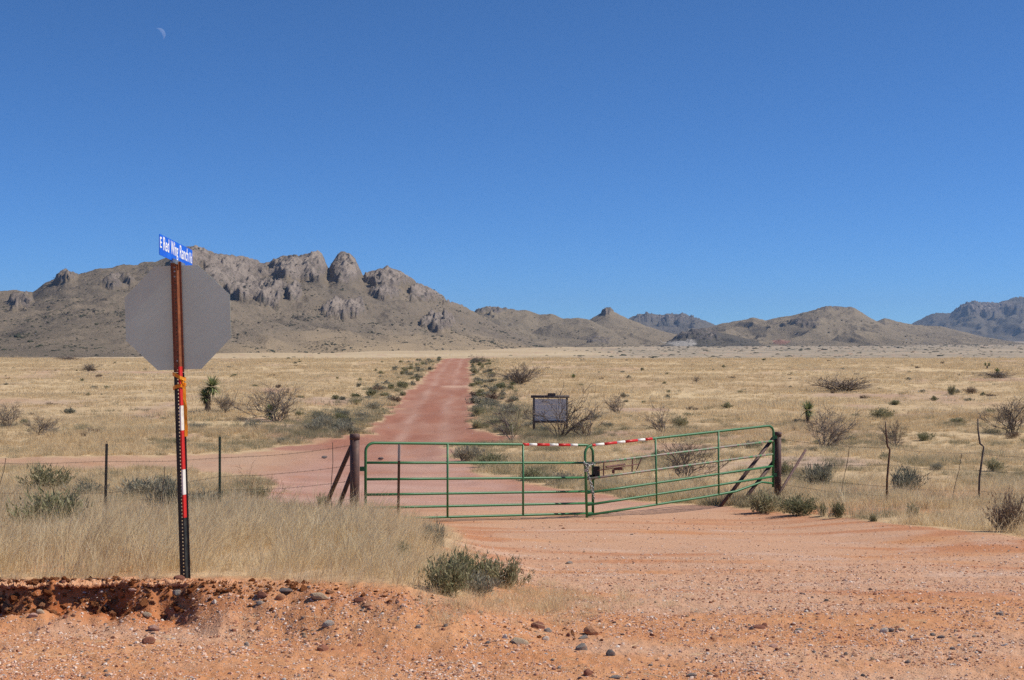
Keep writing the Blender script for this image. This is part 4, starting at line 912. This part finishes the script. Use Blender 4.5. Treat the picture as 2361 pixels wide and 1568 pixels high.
# ------------------------------------------------------------------ gates
LV = [0, .148, .321, .523, .74, 1.0]
def make_gate(p00, p10, p01, p11, ups, label, bands, worn_lo, right):
    """p00 bottom left, p10 bottom right, p01 top left, p11 top right"""
    g = empty('pipe_gate', (p00 + p10) / 2, label, 'gate', None); O = (p00 + p10) / 2
    def P(s, v): return (p00*(1-s) + p10*s)*(1-v) + (p01*(1-s) + p11*s)*v
    Rr = .024
    mb = MB(); path = []
    rc = .035; rv = .115
    lo = -.06 if right else -.02
    path.append(P(0, lo if right else -.01)); path.append(P(0, 1 - rv*1.0))
    for q in range(1, 6):
        an = math.pi/2*q/6; path.append(P(rc*(1 - math.cos(an)), 1 - rv + rv*math.sin(an)))
    path.append(P(rc, 1.0)); path.append(P(.5, 1.0)); path.append(P(1 - rc, 1.0))
    for q in range(1, 6):
        an = math.pi/2*q/6; path.append(P(1 - rc + rc*math.sin(an), 1 - rv + rv*math.cos(an)))
    path.append(P(1, 1 - rv)); path.append(P(1, -.03))
    mb.tube(path, Rr, 10); mb.build('frame', M_green, g, True, O)
    for v in LV[:-1]:
        mb = MB(); pth = [P(.004, v), P(.2, v), P(.4, v), P(.6, v), P(.8, v), P(.996, v)]
        if v == 0 and right: pth = [P(.004, 0), P(.3, -.005), P(.58, -.01), P(.78, .0), P(.93, .085), P(.945, .075), P(.996, .035)]
        mb.tube(pth, .0225, 10); r_ = mb.build('rail', M_greenw if (right and v in (.74, .523)) else M_green, g, True, O)
    for s in ups:
        mb = MB(); off = Vector((0, -.012, 0)); mb.tube([P(s, 0) + off, P(s, 1) + off], .0185, 8); mb.build('upright', M_green, g, True, O)
    for s0, s1, mt in bands:
        mb = MB(); mb.tube([P(s0, 1), P(s1, 1)], .0258, 10); mb.build('reflective_band', mt, g, True, O)
    return g, P, O
LG = [pt(843, 1197, 23.7), pt(1367, 1183, 26.1), pt(843, 1021, 23.7), pt(1367, 1026.5, 26.1)]
RG = [pt(1353, 1188, 25.75), pt(1782, 1119, 29.0), pt(1348, 1028.5, 25.75), pt(1783, 980.5, 29.0)]
def sband(xs, X0, X1, d0, d1):                        # bearings -> fraction along the leaf
    out = []
    a0, a1 = (X0 - CX)/F*d0, (X1 - CX)/F*d1
    for X in xs:
        u = (X - CX)/F; out.append((u*d0 - a0)/((a1 - a0) - u*(d1 - d0)))
    return out
e = sband([1204, 1219, 1237, 1266, 1286, 1314, 1331], 843, 1367, 23.7, 26.1)
lb_ = [(e[i], e[i+1], M_red if i % 2 == 0 else M_white) for i in range(6)]
e = sband([1363, 1371, 1393, 1428, 1453, 1488, 1512 - 14, 1503], 1348, 1783, 25.75, 29.0)
e = sband([1364, 1371.5, 1391.5, 1421, 1440, 1469, 1486, 1514 - 11], 1348, 1783, 25.75, 29.0)
rb_ = [(e[i], e[i+1], M_red if i % 2 == 0 else M_white) for i in range(7)]
ul = sband([1032, 1206], 843, 1367, 23.7, 26.1); ur = sband([1511, 1656], 1348, 1783, 25.75, 29.0)
gl, PL, OL = make_gate(*LG, ul, 'green six rail pipe gate leaf nearest the sign, its end tucked behind the other', lb_, 0, False)
gr, PR, OR = make_gate(*RG, ur, 'green six rail pipe gate leaf angled away with the rusty latch', rb_, 0, True)
# latch in the right leaf
def fr(X): return sband([X], 1350, 1783, 25.75, 29.0)[0]
for X in (1391, 1457):
    s = fr(X); mb = MB(); mb.tube([PR(s, LV[3]), PR(s + .004, LV[4])], .014, 6); mb.build('latch_bar', M_rail, gr, False, OR)
v0 = .5*(LV[3] + LV[4])
mb = MB(); mb.tube([PR(fr(1378), v0 - .005) + Vector((0, -.02, 0)), PR(fr(1472), v0 + .012) + Vector((0, -.02, 0))], .010, 6); mb.build('latch_rod', M_rail, gr, True, OR)
mb = MB(); mb.tube([PR(fr(1398), v0 + .03) + Vector((0, -.02, 0)), PR(fr(1440), v0 + .035) + Vector((0, -.02, 0))], .018, 8); mb.box(PR(fr(1425), v0 - .02), (.17, .012, .05)); mb.box(PR(fr(1414), v0 - .05), (.05, .04, .07)); mb.build('latch_housing', M_rail, gr, False, OR)
mb = MB(); mb.tube([PR(fr(1467), v0 - .07) + Vector((0, -.03, 0)), PR(fr(1480), v0 + .10) + Vector((0, -.03, 0))], .012, 6); mb.build('latch_handle', M_rust, gr, False, OR)
mb = MB(); q = PL(1, v0 - .02); mb.box(q + Vector((.06, -.03, 0)), (.13, .05, .2)); mb.box(q + Vector((-.02, -.03, -.1)), (.12, .05, .09)); mb.build('latch_keeper', M_dark, gl, False, OL)
mb = MB(); q = PL(0, .66); mb.box(q + Vector((-.045, 0, 0)), (.10, .05, .075)); mb.build('hinge', M_green, gl, False, OL)
for v in (.80, .17):
    mb = MB(); q = PR(1, v); mb.box(q + Vector((.03, 0, 0)), (.09, .05, .06)); mb.build('hinge', M_green, gr, False, OR)
# chain: wrapped round the two uprights, loose end hanging
top = PR(0, .735) + Vector((.01, -.03, 0)); kq = PL(1, .735)
ch = empty('chain', top, 'steel chain locking the two gate leaves together', 'chain')
def torus(R, r, nR=8, nr=4, st=1.5):
    V = []; Fc = []
    for i in range(nR):
        a = 2*math.pi*i/nR
        for j in range(nr):
            b = 2*math.pi*j/nr; V.append(((R + r*math.cos(b))*math.cos(a)*st, (R + r*math.cos(b))*math.sin(a), r*math.sin(b)))
    for i in range(nR):
        for j in range(nr): Fc.append((i*nr + j, i*nr + (j+1) % nr, ((i+1) % nR)*nr + (j+1) % nr, ((i+1) % nR)*nr + j))
    return mesh_from('link', V, Fc, M_silver, True)
lm = torus(.017, .006)
def chain_path(pts_, off=0):
    pts_ = [Vector(p) for p in pts_]; seglen = [(pts_[i+1] - pts_[i]).length for i in range(len(pts_)-1)]; tot = sum(seglen); n = max(2, int(tot / .042))
    for i in range(n):
        dd = tot*(i + .5)/n; j = 0
        while dd > seglen[j] and j < len(seglen) - 1: dd -= seglen[j]; j += 1
        p = pts_[j].lerp(pts_[j+1], min(1, dd/seglen[j])); t = (pts_[j+1] - pts_[j]).normalized()
        o = bpy.data.objects.new('link', lm); q = t.to_track_quat('X', 'Z') @ Matrix.Rotation(math.pi/2*((i + off) % 2) + .3, 3, 'X').to_quaternion()
        o.location = p - top; o.rotation_mode = 'QUATERNION'; o.rotation_quaternion = q; link(o, ch)
chain_path([top + Vector((-.04, -.01, .03)), top + Vector((.05, -.02, -.01)), top + Vector((.2, .2, -.0))])
chain_path([top + Vector((-.04, .01, .0)), top + Vector((.06, -.02, -.04)), top + Vector((.03, -.025, -.1)), top + Vector((.05, -.03, -.22)), top + Vector((.12, -.03, -.40)), top + Vector((.14, -.03, -.62))], 1)
chain_path([top + Vector((-.03, -.03, .06)), top + Vector((.02, -.04, -.06)), top + Vector((.05, -.045, -.2)), top + Vector((.09, -.05, -.38)), top + Vector((.11, -.05, -.52))])
mb = MB(); mb.box((.0, -.04, -.10), (.05, .025, .055)); mb.build('padlock', M_silver, ch)

# gate posts with braces
def gate_post(name, x, y, ztop, rad, label, braces, lean=0):
    zb = gz(x, y); g = empty(name, (x, y, zb), label, 'gate post')
    H = ztop - zb
    mb = MB(); mb.tube([(0, 0, -.3), (0, 0, H*.5), (lean, 0, H)], rad, 16); mb.build('post', M_rust, g, True)
    mb = MB(); mb.tube([(lean, 0, H - .09), (lean, 0, H - .012), (lean, 0, H + .004)], [rad + .006, rad + .006, rad*.8], 16); mb.build('cap', M_rust, g, True)
    for top_, foot_ in braces:
        mb = MB(); a_, b_ = Vector(top_) - Vector((x, y, zb)), Vector(foot_) - Vector((x, y, zb)); mb.tube([a_, a_.lerp(b_, .5), b_ + (b_ - a_).normalized()*.15], .038, 10); mb.build('brace', M_rust, g, True)
    return g
pl_ = pt(818, 1001, 23.55); plx, ply = pl_.x, 23.55
def ground_pt(X, d): x_ = (X - CX)/F*d; return Vector((x_, d, gz(x_, d)))
gate_post('gate_post', plx, ply, pl_.z, .080, 'thick rusty pipe post hinging the gate leaf beside the tall grass',
          [(pt(810, 1030, 23.75), ground_pt(738, 25.2)), (pt(811, 1090, 23.65), ground_pt(768, 24.4))])
pr_ = pt(1793, 996, 29.1)
gate_post('gate_post', pr_.x, 29.1, pr_.z, .073, 'dark rusty pipe post hinging the angled gate leaf by the green bush',
          [(pt(1784, 1008, 29.1), pt(1662, 1166, 28.3)), (pt(1785, 1062, 29.1), pt(1703, 1168, 28.4)), (pt(1797, 1122, 29.1), pt(1797, 1130, 29.2))])
mb = MB(); a_, b_ = pt(1808, 1118, 29.0), pt(1857, 1038, 30.2); b0_ = Vector((a_.x, a_.y, gz(a_.x, a_.y)))
pg = empty('leaning_pipe', b0_, 'rusty pipe leaning away behind the right gate post', 'pipe'); mb.tube([a_ - b0_ - (b_ - a_)*.25, a_ - b0_, b_ - b0_], .026, 8); mb.build('pipe', M_rust, pg, True)

# ------------------------------------------------------------------ fences
def tpost_mesh(h, mat, tip=None):
    mb = MB(); w = .022
    mb.box((0, 0, h/2 - .15), (w*2, .006, h + .3)); mb.box((0, .017, h/2 - .15), (.006, .028, h + .3))
    for i in range(int(h / .055)): mb.box((0, -.006, .1 + i*.055), (.014, .008, .016))
    return mb.mesh('fence_post', mat)
rp = ground_pt(918, 23.4); tp = empty('fence_post', rp, 'rusty steel fence post standing in front of the near gate leaf', 'fence post')
H = pt(921, 1024, 23.4).z - rp.z
mb = MB(); mb.box((.0, 0, H/2 - .12), (.042, .006, H + .25)); mb.box((0, -.016, H/2 - .12), (.006, .028, H + .25)); tp.rotation_euler = (0, math.radians(.8), 0); mb.build('post', M_rust2, tp)
mb = MB(); mb.box((0, -.002, H - .14), (.044, .012, .27)); mb.build('bleached_tip', M_panel, tp)

def fence(label, posts, stays, wires, base):
    f = empty('wire_fence', base, label, 'fence')
    for (X, Ytop, d, mt, kind, lab, bend) in posts:
        g0 = ground_pt(X, d); H = pt(X, Ytop, d).z - g0.z
        if kind == 't': o = link(bpy.data.objects.new('fence_post', tpost_mesh(H, mt)), f); o.location = g0 - base; o.rotation_euler = (0, bend, .4)
        else:
            mb = MB(); mb.tube([(0, 0, -.2), (.01 + bend*.2, 0, H*.3), (.04 + bend, 0, H*.66), (.015 + bend*.3, 0, H*.70), (.0, .01, H*.86), (-.02 + bend*.2, 0, H)], [.022, .021, .019, .021, .016, .011], 7)
            o = mb.build('fence_post', mt, f, True); o.location = g0 - base
        tag(o, lab)
    for (Xa, Ya, Xb, Yb, d) in stays:
        mb = MB(); a_, b_ = pt(Xa, Ya, d), pt(Xb, Yb, d); mb.tube([a_, a_.lerp(b_, .3) + Vector((.012, 0, 0)), a_.lerp(b_, .65) - Vector((.012, 0, 0)), b_], .0055, 4); mb.build('stay', M_wire, f, False, base)
    for w in wires:
        mb = MB(); path = [Vector(p) for p in w]; fine = []
        for i in range(len(path) - 1):
            for q in range(6):
                t = q/6; p = path[i].lerp(path[i+1], t); p.z -= .05*math.sin(math.pi*t)*min(1, (path[i+1] - path[i]).length/3) - random.uniform(-.006, .006); fine.append(p)
        fine.append(path[-1]); mb.tube(fine, .0027, 4)
        L_ = 0
        for i in range(0, len(fine) - 1, 1):             # barbs
            for q in range(3):
                c = fine[i].lerp(fine[i+1], q/3 + .1); mb.tube([c + Vector((-.004, .0, -.02)), c + Vector((.004, 0, .02))], .0017, 3)
        mb.build('wire', M_wire, f, False, base)
wl_ = []
for yA, yB, yC, yD in ((1026, 1055, 1063, 1063), (1071, 1098, 1136, 1128), (1108, 1130, 1156, 1160), (1150, 1165, 1180, 1185)):
    wl_.append([pt(818, yA, 23.5), pt(507, yB, 25.5), pt(243, yC, 24.0), pt(-140, yD, 23.0)])
base_l = ground_pt(243, 24.0)
fence('barbed wire fence with a black and a green steel post left of the gate', [(243, 1023, 24.0, M_dark, 't', 'black steel fence post', math.radians(1)), (507, 1007, 25.5, M_tgreen, 't', 'green steel fence post', 0), (-140, 1030, 23.0, M_dark, 't', None, 0)],
      [(767, 1020, 764, 1176, 24.0), (14, 1056, -6, 1150, 23.4), (380, 1075, 372, 1165, 24.8)], wl_, base_l)
wr_ = []
for ys in ((1012, 1033.6, 1044.4, 1054, 1066), (1066, 1071.5, 1084, 1090, 1098), (1092, 1121.6, 1131, 1140, 1150), (1116, 1143, 1162, 1170, 1178)):
    wr_.append([pt(1797, ys[0], 29.0), pt(2047, ys[1], 27.5), pt(2255, ys[2], 28.0), pt(2361, ys[3], 28.0), pt(2520, ys[4], 28.0)])
base_r = ground_pt(2047, 27.5)
fence('barbed wire fence with two thin crooked posts right of the gate', [(2043, 972, 27.5, M_rust2, 's', 'thin rusty crooked fence post', .03), (2255, 965, 28.0, M_wood, 's', 'dark knotted stick fence post', .07), (2520, 975, 28.0, M_wood, 's', None, 0)],
      [(1958, 1031, 1938, 1150, 28.0), (2217, 1046, 2192, 1170, 27.6)], wr_, base_r)

# ------------------------------------------------------------------ notice board
bp = ground_pt(1269, 63); nb = empty('notice_board', bp, 'weathered white notice board with a dark log beam behind bare mesquite', 'notice board'); kk = 63 / F
def q(X, Y): return Vector(((X - 1269)*kk, 0, pt(X, Y, 63).z - bp.z))
for X in (1231, 1307):
    mb = MB(); t_ = q(X, 918); mb.tube([(t_.x, 0, -.2), (t_.x, 0, t_.z)], .052, 8); mb.build('post', M_wood, nb, True)
a_, b_ = q(1224, 914.5), q(1313, 914.5); mb = MB(); mb.tube([a_, b_], .062, 8); mb.build('beam', M_wood, nb, True)
for i in range(4):
    z0, z1 = q(1269, 920 + 12.8*(i+1)).z, q(1269, 920 + 12.8*i).z; mb = MB(); mb.box((0, -.02, (z0 + z1)/2), (73*kk, .03, (z1 - z0)*.965)); mb.build('board', M_panel, nb)
mb = MB(); mb.box((0, -.03, q(1269, 972).z), (73*kk, .08, .10)); mb.build('lower_rail', M_wood, nb)
mb = MB(); mb.box((.05, 0, q(1269, 909).z), (.35, .1, .10)); mb.build('finial', M_wood, nb)

# ------------------------------------------------------------------ stones, gravel, straw
def mat_stone(name, cols):
    m, nt, N, L, B = newmat(name); p = objco(nt)
    tone = nd(nt, 'ShaderNodeObjectInfo').outputs['Random']
    c = ramp(nt, math_(nt, 'ADD', math_(nt, 'MULTIPLY', noise(nt, 3, 5, .65, p), .6), math_(nt, 'MULTIPLY', tone, .5)), [(.15 + .8*i/(len(cols)-1), k) for i, k in enumerate(cols)])
    c = mix(nt, ramp(nt, noise(nt, 1.3, 5, .6, p), [(.5, 0.0), (.7, .55)]), c, (.44, .19, .10))
    L.new(c, B.inputs['Base Color']); B.inputs['Roughness'].default_value = .85; B.inputs['Specular IOR Level'].default_value = .2
    bump(nt, B, noise(nt, 9, 5, .65, p), .5, .05); return m
MS = {'grey': mat_stone('grey_stone', [(.17, .15, .135), (.28, .25, .22), (.40, .36, .31)]), 'red': mat_stone('red_stone', [(.16, .065, .045), (.27, .11, .07), (.38, .17, .11)]),
      'orange': mat_stone('orange_stone', [(.42, .20, .10), (.55, .29, .16), (.62, .38, .24)]), 'pink': mat_stone('pink_stone', [(.40, .22, .17), (.52, .31, .24), (.6, .4, .33)]),
      'dark': mat_stone('dark_stone', [(.09, .08, .078), (.15, .135, .13), (.23, .20, .19)]), 'tan': mat_stone('tan_stone', [(.34, .25, .16), (.45, .34, .23), (.56, .45, .33)]),
      'pale': mat_stone('pale_stone', [(.55, .45, .36), (.66, .57, .47), (.74, .67, .58)])}
def stone_mesh(name, seed, mat, sub=2, jag=.22):
    g = np.random.default_rng(seed); bm = bmesh.new(); bmesh.ops.create_icosphere(bm, subdivisions=sub, radius=1)
    pl = [(Vector(g.normal(size=3)).normalized(), g.uniform(.55, .85)) for _ in range(7)]
    for v in bm.verts:
        for nn, d_ in pl:
            e_ = v.co.dot(nn) - d_
            if e_ > 0: v.co -= nn*e_*.9
        v.co *= 1 + g.normal(0, jag*.12)
    me = bpy.data.meshes.new(name); bm.to_mesh(me); bm.free()
    if mat: me.materials.append(mat)
    return me
STM = {k: [stone_mesh('stone', 1000 + 10*i + j, m) for j in range(3)] for i, (k, m) in enumerate(MS.items())}
def stone(X, Y, w, hf, mat, label, group=None, df=.7):
    p = at(X, Y); r = w/2/F*p.y; h = r*hf
    o = put('stone', random.choice(STM[mat]), (p.x, p.y, p.z + h*.3), (r*1.1, r*df, h*1.15), random.uniform(-.5, .5), label, 'stone', group); o.rotation_euler = (random.uniform(-.15, .15), random.uniform(-.2, .2), random.uniform(-.6, .6)); return o
STONES = [
 (355, 1452, 31, .55, 'pink', 'rounded pinkish stone on the verge below the sign post'), (345, 1482, 32, .6, 'red', 'brown stone half buried below the pinkish one'),
 (411, 1372, 30, .6, 'grey', 'grey stone slab on the cut bank just below the sign post'), (414, 1336, 30, .45, 'red', 'reddish stone against the foot of the sign post'),
 (386, 1350, 16, .8, 'orange', 'orange stone left of the sign post foot'), (604, 1376, 32, .55, 'red', 'red brown stone at the grass edge left of the orange one'),
 (647, 1383, 22, .8, 'orange', 'orange stone at the grass edge beside the red brown one'), (738, 1378, 44, .4, 'tan', 'flat tan slab at the edge of the tall grass'),
 (657, 1366, 40, .22, 'dark', 'thin dark slate flake lying at the grass edge'), (757, 1443, 30, .6, 'grey', 'olive grey stone in the red dirt below the tan slab'),
 (745, 1500, 30, .7, 'red', 'dark red clod like stone low in the dirt'), (599, 1393, 20, .6, 'grey', 'grey stone under the red brown one'),
 (78, 1424, 22, .55, 'pink', 'pink stone at the foot of the cut bank at the far left'), (95, 1414, 20, .6, 'tan', 'tan stone just above the pink one by the cut bank'),
 (338, 1421, 28, .4, 'tan', 'flat tan stone at the foot of the cut bank'), (569, 1490, 15, 1.1, 'grey', 'small upright grey stone in the dirt'),
 (495, 1393, 14, .7, 'pale', 'small pale stone under the bank end'), (307, 1364, 24, .35, 'pink', 'flat pink stone set in the lip of the cut bank'),
 (150, 1345, 18, .6, 'red', 'small red stone on top of the cut bank'),
 (1240, 1447, 36, .6, 'red', 'blocky red brown stone in the middle of the verge'), (1263, 1456, 22, .7, 'grey', 'grey stone touching the blocky red brown one'),
 (1363, 1462, 42, .65, 'orange', 'large orange stone on the verge'), (1341, 1498, 29, .85, 'grey', 'round grey stone below the large orange one'),
 (1407, 1511, 22, .85, 'dark', 'rough dark grey stone right of the round grey one'), (1194, 1484, 52, .3, 'tan', 'long flat olive stone in the dirt'),
 (1355, 1557, 20, 1.15, 'red', 'upright dark red stone at the bottom edge'), (1417, 1564, 32, .3, 'grey', 'flat grey stone beside the upright dark red one'),
 (965, 1449, 14, .95, 'grey', 'small blue grey stone on the crumbled bank end'), (1028, 1445, 13, .8, 'grey', 'small blue grey stone right of its twin'),
 (1345, 1472, 27, .4, 'grey', 'flat grey stone under the large orange one'), (1165, 1473, 13, 1.0, 'pale', 'small cream stone at the end of the long olive one'),
 (1258, 1476, 18, .7, 'pale', 'pale stone below the blocky red brown one'), (830, 1388, 28, .5, 'red', 'red brown stone at the end of the tall grass'),
 (850, 1398, 22, .4, 'orange', 'flat orange stone beside the grass end'), (1150, 1388, 26, .3, 'grey', 'flat grey stone below the sprawling bush'),
 (1312, 1300, 22, .4, 'grey', 'flat blue grey stone on the driveway'), (1646, 1474, 18, .7, 'orange', 'orange pebble on the right dirt'),
 (2305, 1417, 17, .7, 'grey', 'grey stone alone at the right side of the driveway'), (2037, 1458, 22, .7, 'pale', 'pale slab in the stone cluster on the right'),
 (2052, 1456, 18, .6, 'dark', 'dark stone beside the pale slab'), (2078, 1455, 22, .5, 'tan', 'tan stone right of the pale slab'),
 (2169, 1471, 18, .5, 'dark', 'dark flat stone right of the stone cluster'), (2150, 1466, 16, .6, 'grey', 'grey stone left of the dark flat one'),
 (2110, 1475, 20, .3, 'pink', 'flat pink stone below the stone cluster'), (2092, 1528, 15, .7, 'dark', 'dark stone low on the right'), (1949, 1509, 12, .8, 'dark', 'small dark stone in the loose brown dirt'),
 (1782, 1492, 21, .5, 'pink', 'pale pink stone on the right dirt'), (1844, 1452, 24, .3, 'grey', 'thin grey stone on the right dirt'), (1593, 1560, 26, .4, 'grey', 'grey stone at the bottom right of centre'),
 (1637, 1555, 18, .5, 'tan', 'tan stone at the bottom edge'), (1747, 1449, 34, .35, 'red', 'low red clod in the right dirt'), (1918, 1192, 17, .9, 'dark', 'dark round stone between two small bushes'),
 (1866, 1083, 16, .5, 'pale', 'white stone behind the right gate post'), (748, 1055, 14, .45, 'dark', 'dark lump on the track left of the gate post'), (838 + 40, 1058, 14, .45, 'dark', 'dark lump on the track behind the near gate leaf'),
 (2010, 1450, 12, .8, 'grey', 'small grey stone at the left of the cluster'), (1905, 1385, 12, .6, 'dark', 'dark chip by the driveway edge'), (1650, 1455, 1, 1, 'tan', ''),
]
for s_ in STONES:
    if s_[5]: stone(*s_)
names = list(STM); wts = [.12, .27, .24, .18, .03, .12, .04]; c_ = 0
while c_ < 235:
    Y = random.uniform(1385, 1566) if random.random() < .75 else random.uniform(1215, 1400); X = random.uniform(5, 2356)
    if Y < 1400 and X < 1230: continue
    if Y < 1260 and X > 1750: continue
    w = random.choice([7, 8, 8, 9, 10, 11, 13]) * (1 if Y > 1400 else .7); mt = random.choices(names, wts)[0]; c_ += 1
    stone(X, Y, w, random.uniform(.45, .9), mt, 'small %s stone lying loose on the red dirt %s' % (mt, 'up on the driveway gravel' if Y < 1390 else 'below the sign post' if X < 700 else 'in the middle of the verge' if X < 1500 else 'right of the gate opening'), 'loose stones on the red dirt')
# gravel
def mat_grav():
    m, nt, N, L, B = newmat('gravel'); tone = attr(nt, 'tone', 'INSTANCER')
    c = ramp(nt, tone, [(0, (.12, .10, .095)), (.08, (.25, .12, .08)), (.30, (.46, .21, .12)), (.5, (.58, .34, .23)), (.75, (.66, .46, .35)), (.93, (.76, .64, .54)), (1, (.34, .32, .31))])
    L.new(c, B.inputs['Base Color']); B.inputs['Roughness'].default_value = .85; B.inputs['Specular IOR Level'].default_value = .2; return m
M_grav = mat_grav()
gsrc = proto_collection('gravel', [stone_mesh('gravel', 1200 + i, M_grav, 1, .5) for i in range(5)])
NG = 120000
d = 7.3 + rng.exponential(4.2, 130000); d = d[d < 27]; u = rng.uniform(-.385, .385, len(d)); x, y = u*d, d
sd_ = road_sd(x, y); cl = fbm(x / .9, y / .6, 3, 180) + .7 * fbm((x - .5 * y) / 4.5, (y + .3 * x) / .9, 3, 181); ey = edge_y(x)
keep = ((sd_ > -.05) | ((y < ey + .12) & (x < .4))) & (rng.uniform(size=len(x)) < np.clip(.5 + .7 * cl + .2 * sstep(-.4, 1.5, x) * sstep(9, 13, y), .07, 1))
x, y = x[keep], y[keep]; n = len(x)
s = np.exp(rng.normal(math.log(.0044), .5, n)) * np.interp(y, [7, 14, 26], [1, 1.2, 1.5]); s = np.clip(s, .002, .018)
scatter('gravel', np.stack([x, y, terrain(x, y) - s*.05], -1), rng.uniform(0, 6.28, n), np.stack([s*1.25, s, s*.8], -1), rng.uniform(size=n), rng.integers(0, 5, n), gsrc, rng.normal(0, .3, (n, 2)), 'loose pink and white gravel on the red dirt')
print('gravel', n)
# clods under the cut bank and straw litter
csrc = proto_collection('clod', [stone_mesh('clod', 1300 + i, None, 2, 1.2) for i in range(4)])
m, nt, N_, L_n, B_ = newmat('soil_clod'); tone = attr(nt, 'tone', 'INSTANCER'); L_n.new(ramp(nt, tone, [(0, (.30, .095, .035)), (.5, (.42, .16, .065)), (1, (.58, .29, .16))]), B_.inputs['Base Color']); B_.inputs['Roughness'].default_value = 1; B_.inputs['Specular IOR Level'].default_value = .05
bump(nt, B_, noise(nt, 14, 5, .7, objco(nt)), .8, .2)
for o in csrc.objects: o.data.materials.append(m)
n = 2000; x = np.clip(-4.3 + rng.exponential(1.2, n), -4.3, .4); ey = edge_y(x); y = ey - .05 + rng.normal(0, .10, n) - .12*rng.uniform(size=n)
s = np.clip(np.exp(rng.normal(math.log(.009), .55, n)), .004, .032) * np.clip(1.25 - (x + 4.2)/4.8*.7, .4, 1.3)
scatter('soil_clods', np.stack([x, y, terrain(x, y) + s*.15], -1), rng.uniform(0, 6, n), np.stack([s*1.2, s, s*.8], -1), rng.uniform(size=n), rng.integers(0, 4, n), csrc, rng.normal(0, .4, (n, 2)), 'crumbled red soil clods along the cut bank')
lsrc = proto_collection('straw_stalk', [blade_mesh('straw_stalk', M_grass, 3, .22, .04, .3, .004, 3, .5, seed=1400 + i) for i in range(4)])
n = 420; d = rng.uniform(7.4, 14, n); u = rng.uniform(-.37, .3, n); x, y = u*d, d; kq = (road_sd(x, y) > 0); x, y = x[kq], y[kq]; n = len(x)
scatter('straw_litter', np.stack([x, y, terrain(x, y) + .012], -1), rng.uniform(0, 6.28, n), rng.uniform(.4, 1.0, n), rng.uniform(.3, 1, n), rng.integers(0, 4, n), lsrc, np.stack([np.full(n, 1.5), rng.normal(0, .2, n)], -1), 'broken straw stalks lying on the red dirt')
# grass sprigs along the driveway edge
n = 260; xs, ys = [], []
while len(xs) < n:
    X = random.gauss(1200, 130); Y = random.gauss(1385, 22)
    if Y < 1345 or X < 960: continue
    p = at(X, Y); xs.append(p.x); ys.append(p.y)
x, y = np.array(xs), np.array(ys)
scatter('trailing_grass', np.stack([x, y, terrain(x, y) - .01], -1), rng.uniform(-.8, .8, n), rng.uniform(.22, .55, n), rng.uniform(.1, .8, n), rng.integers(8, 12, n), near_src, rng.normal(0, .2, (n, 2)), 'thin low grass trailing off onto the driveway')

# ------------------------------------------------------------------ moon
m, nt, N_, L_n, B_ = newmat('moon'); N_.remove(B_)
di = nd(nt, 'ShaderNodeBsdfDiffuse'); di.inputs[0].default_value = (.075, .072, .066, 1); tr = nd(nt, 'ShaderNodeBsdfTransparent'); ad = nd(nt, 'ShaderNodeAddShader')
t2 = nd(nt, 'ShaderNodeBsdfTransparent'); mx = nd(nt, 'ShaderNodeMixShader'); gn = nd(nt, 'ShaderNodeNewGeometry')   # thin lit shell: its inside adds nothing
L_n.new(di.outputs[0], ad.inputs[0]); L_n.new(tr.outputs[0], ad.inputs[1]); L_n.new(gn.outputs['Backfacing'], mx.inputs[0]); L_n.new(ad.outputs[0], mx.inputs[1]); L_n.new(t2.outputs[0], mx.inputs[2])
L_n.new(mx.outputs[0], N_['Material Output'].inputs[0])
mp = pt(365.6, 78.4, 30000); bm = bmesh.new(); bmesh.ops.create_uvsphere(bm, u_segments=64, v_segments=40, radius=14.75/F*30000)
S_ = Vector((.66, .52, .54)).normalized(); bmesh.ops.delete(bm, geom=[f for f in bm.faces if f.calc_center_median().normalized().dot(S_) < .0], context='FACES')  # shaded side cut off: crescent phase built into the shape, direction chosen
me = bpy.data.meshes.new('moon'); bm.to_mesh(me); bm.free(); me.materials.append(m); me.polygons.foreach_set('use_smooth', [True]*len(me.polygons))
mo = link(bpy.data.objects.new('moon', me)); mo.location = mp; tag(mo, 'faint pale crescent moon high in the blue sky', 'moon')

# ------------------------------------------------------------------ air
HAZE = 2.6e-5
if HAZE:
    m = bpy.data.materials.new('desert_air'); m.use_nodes = True; nt = m.node_tree; nt.nodes.clear()
    pv = nt.nodes.new('ShaderNodeVolumePrincipled'); pv.inputs['Density'].default_value = HAZE; pv.inputs['Color'].default_value = (.46, .67, 1, 1); pv.inputs['Anisotropy'].default_value = .1
    ou = nt.nodes.new('ShaderNodeOutputMaterial'); nt.links.new(pv.outputs[0], ou.inputs['Volume'])
    mb = MB(); mb.box((0, 9500, 300), (22000, 20500, 760)); hz = mb.build('haze', m); tag(hz, kind='stuff')
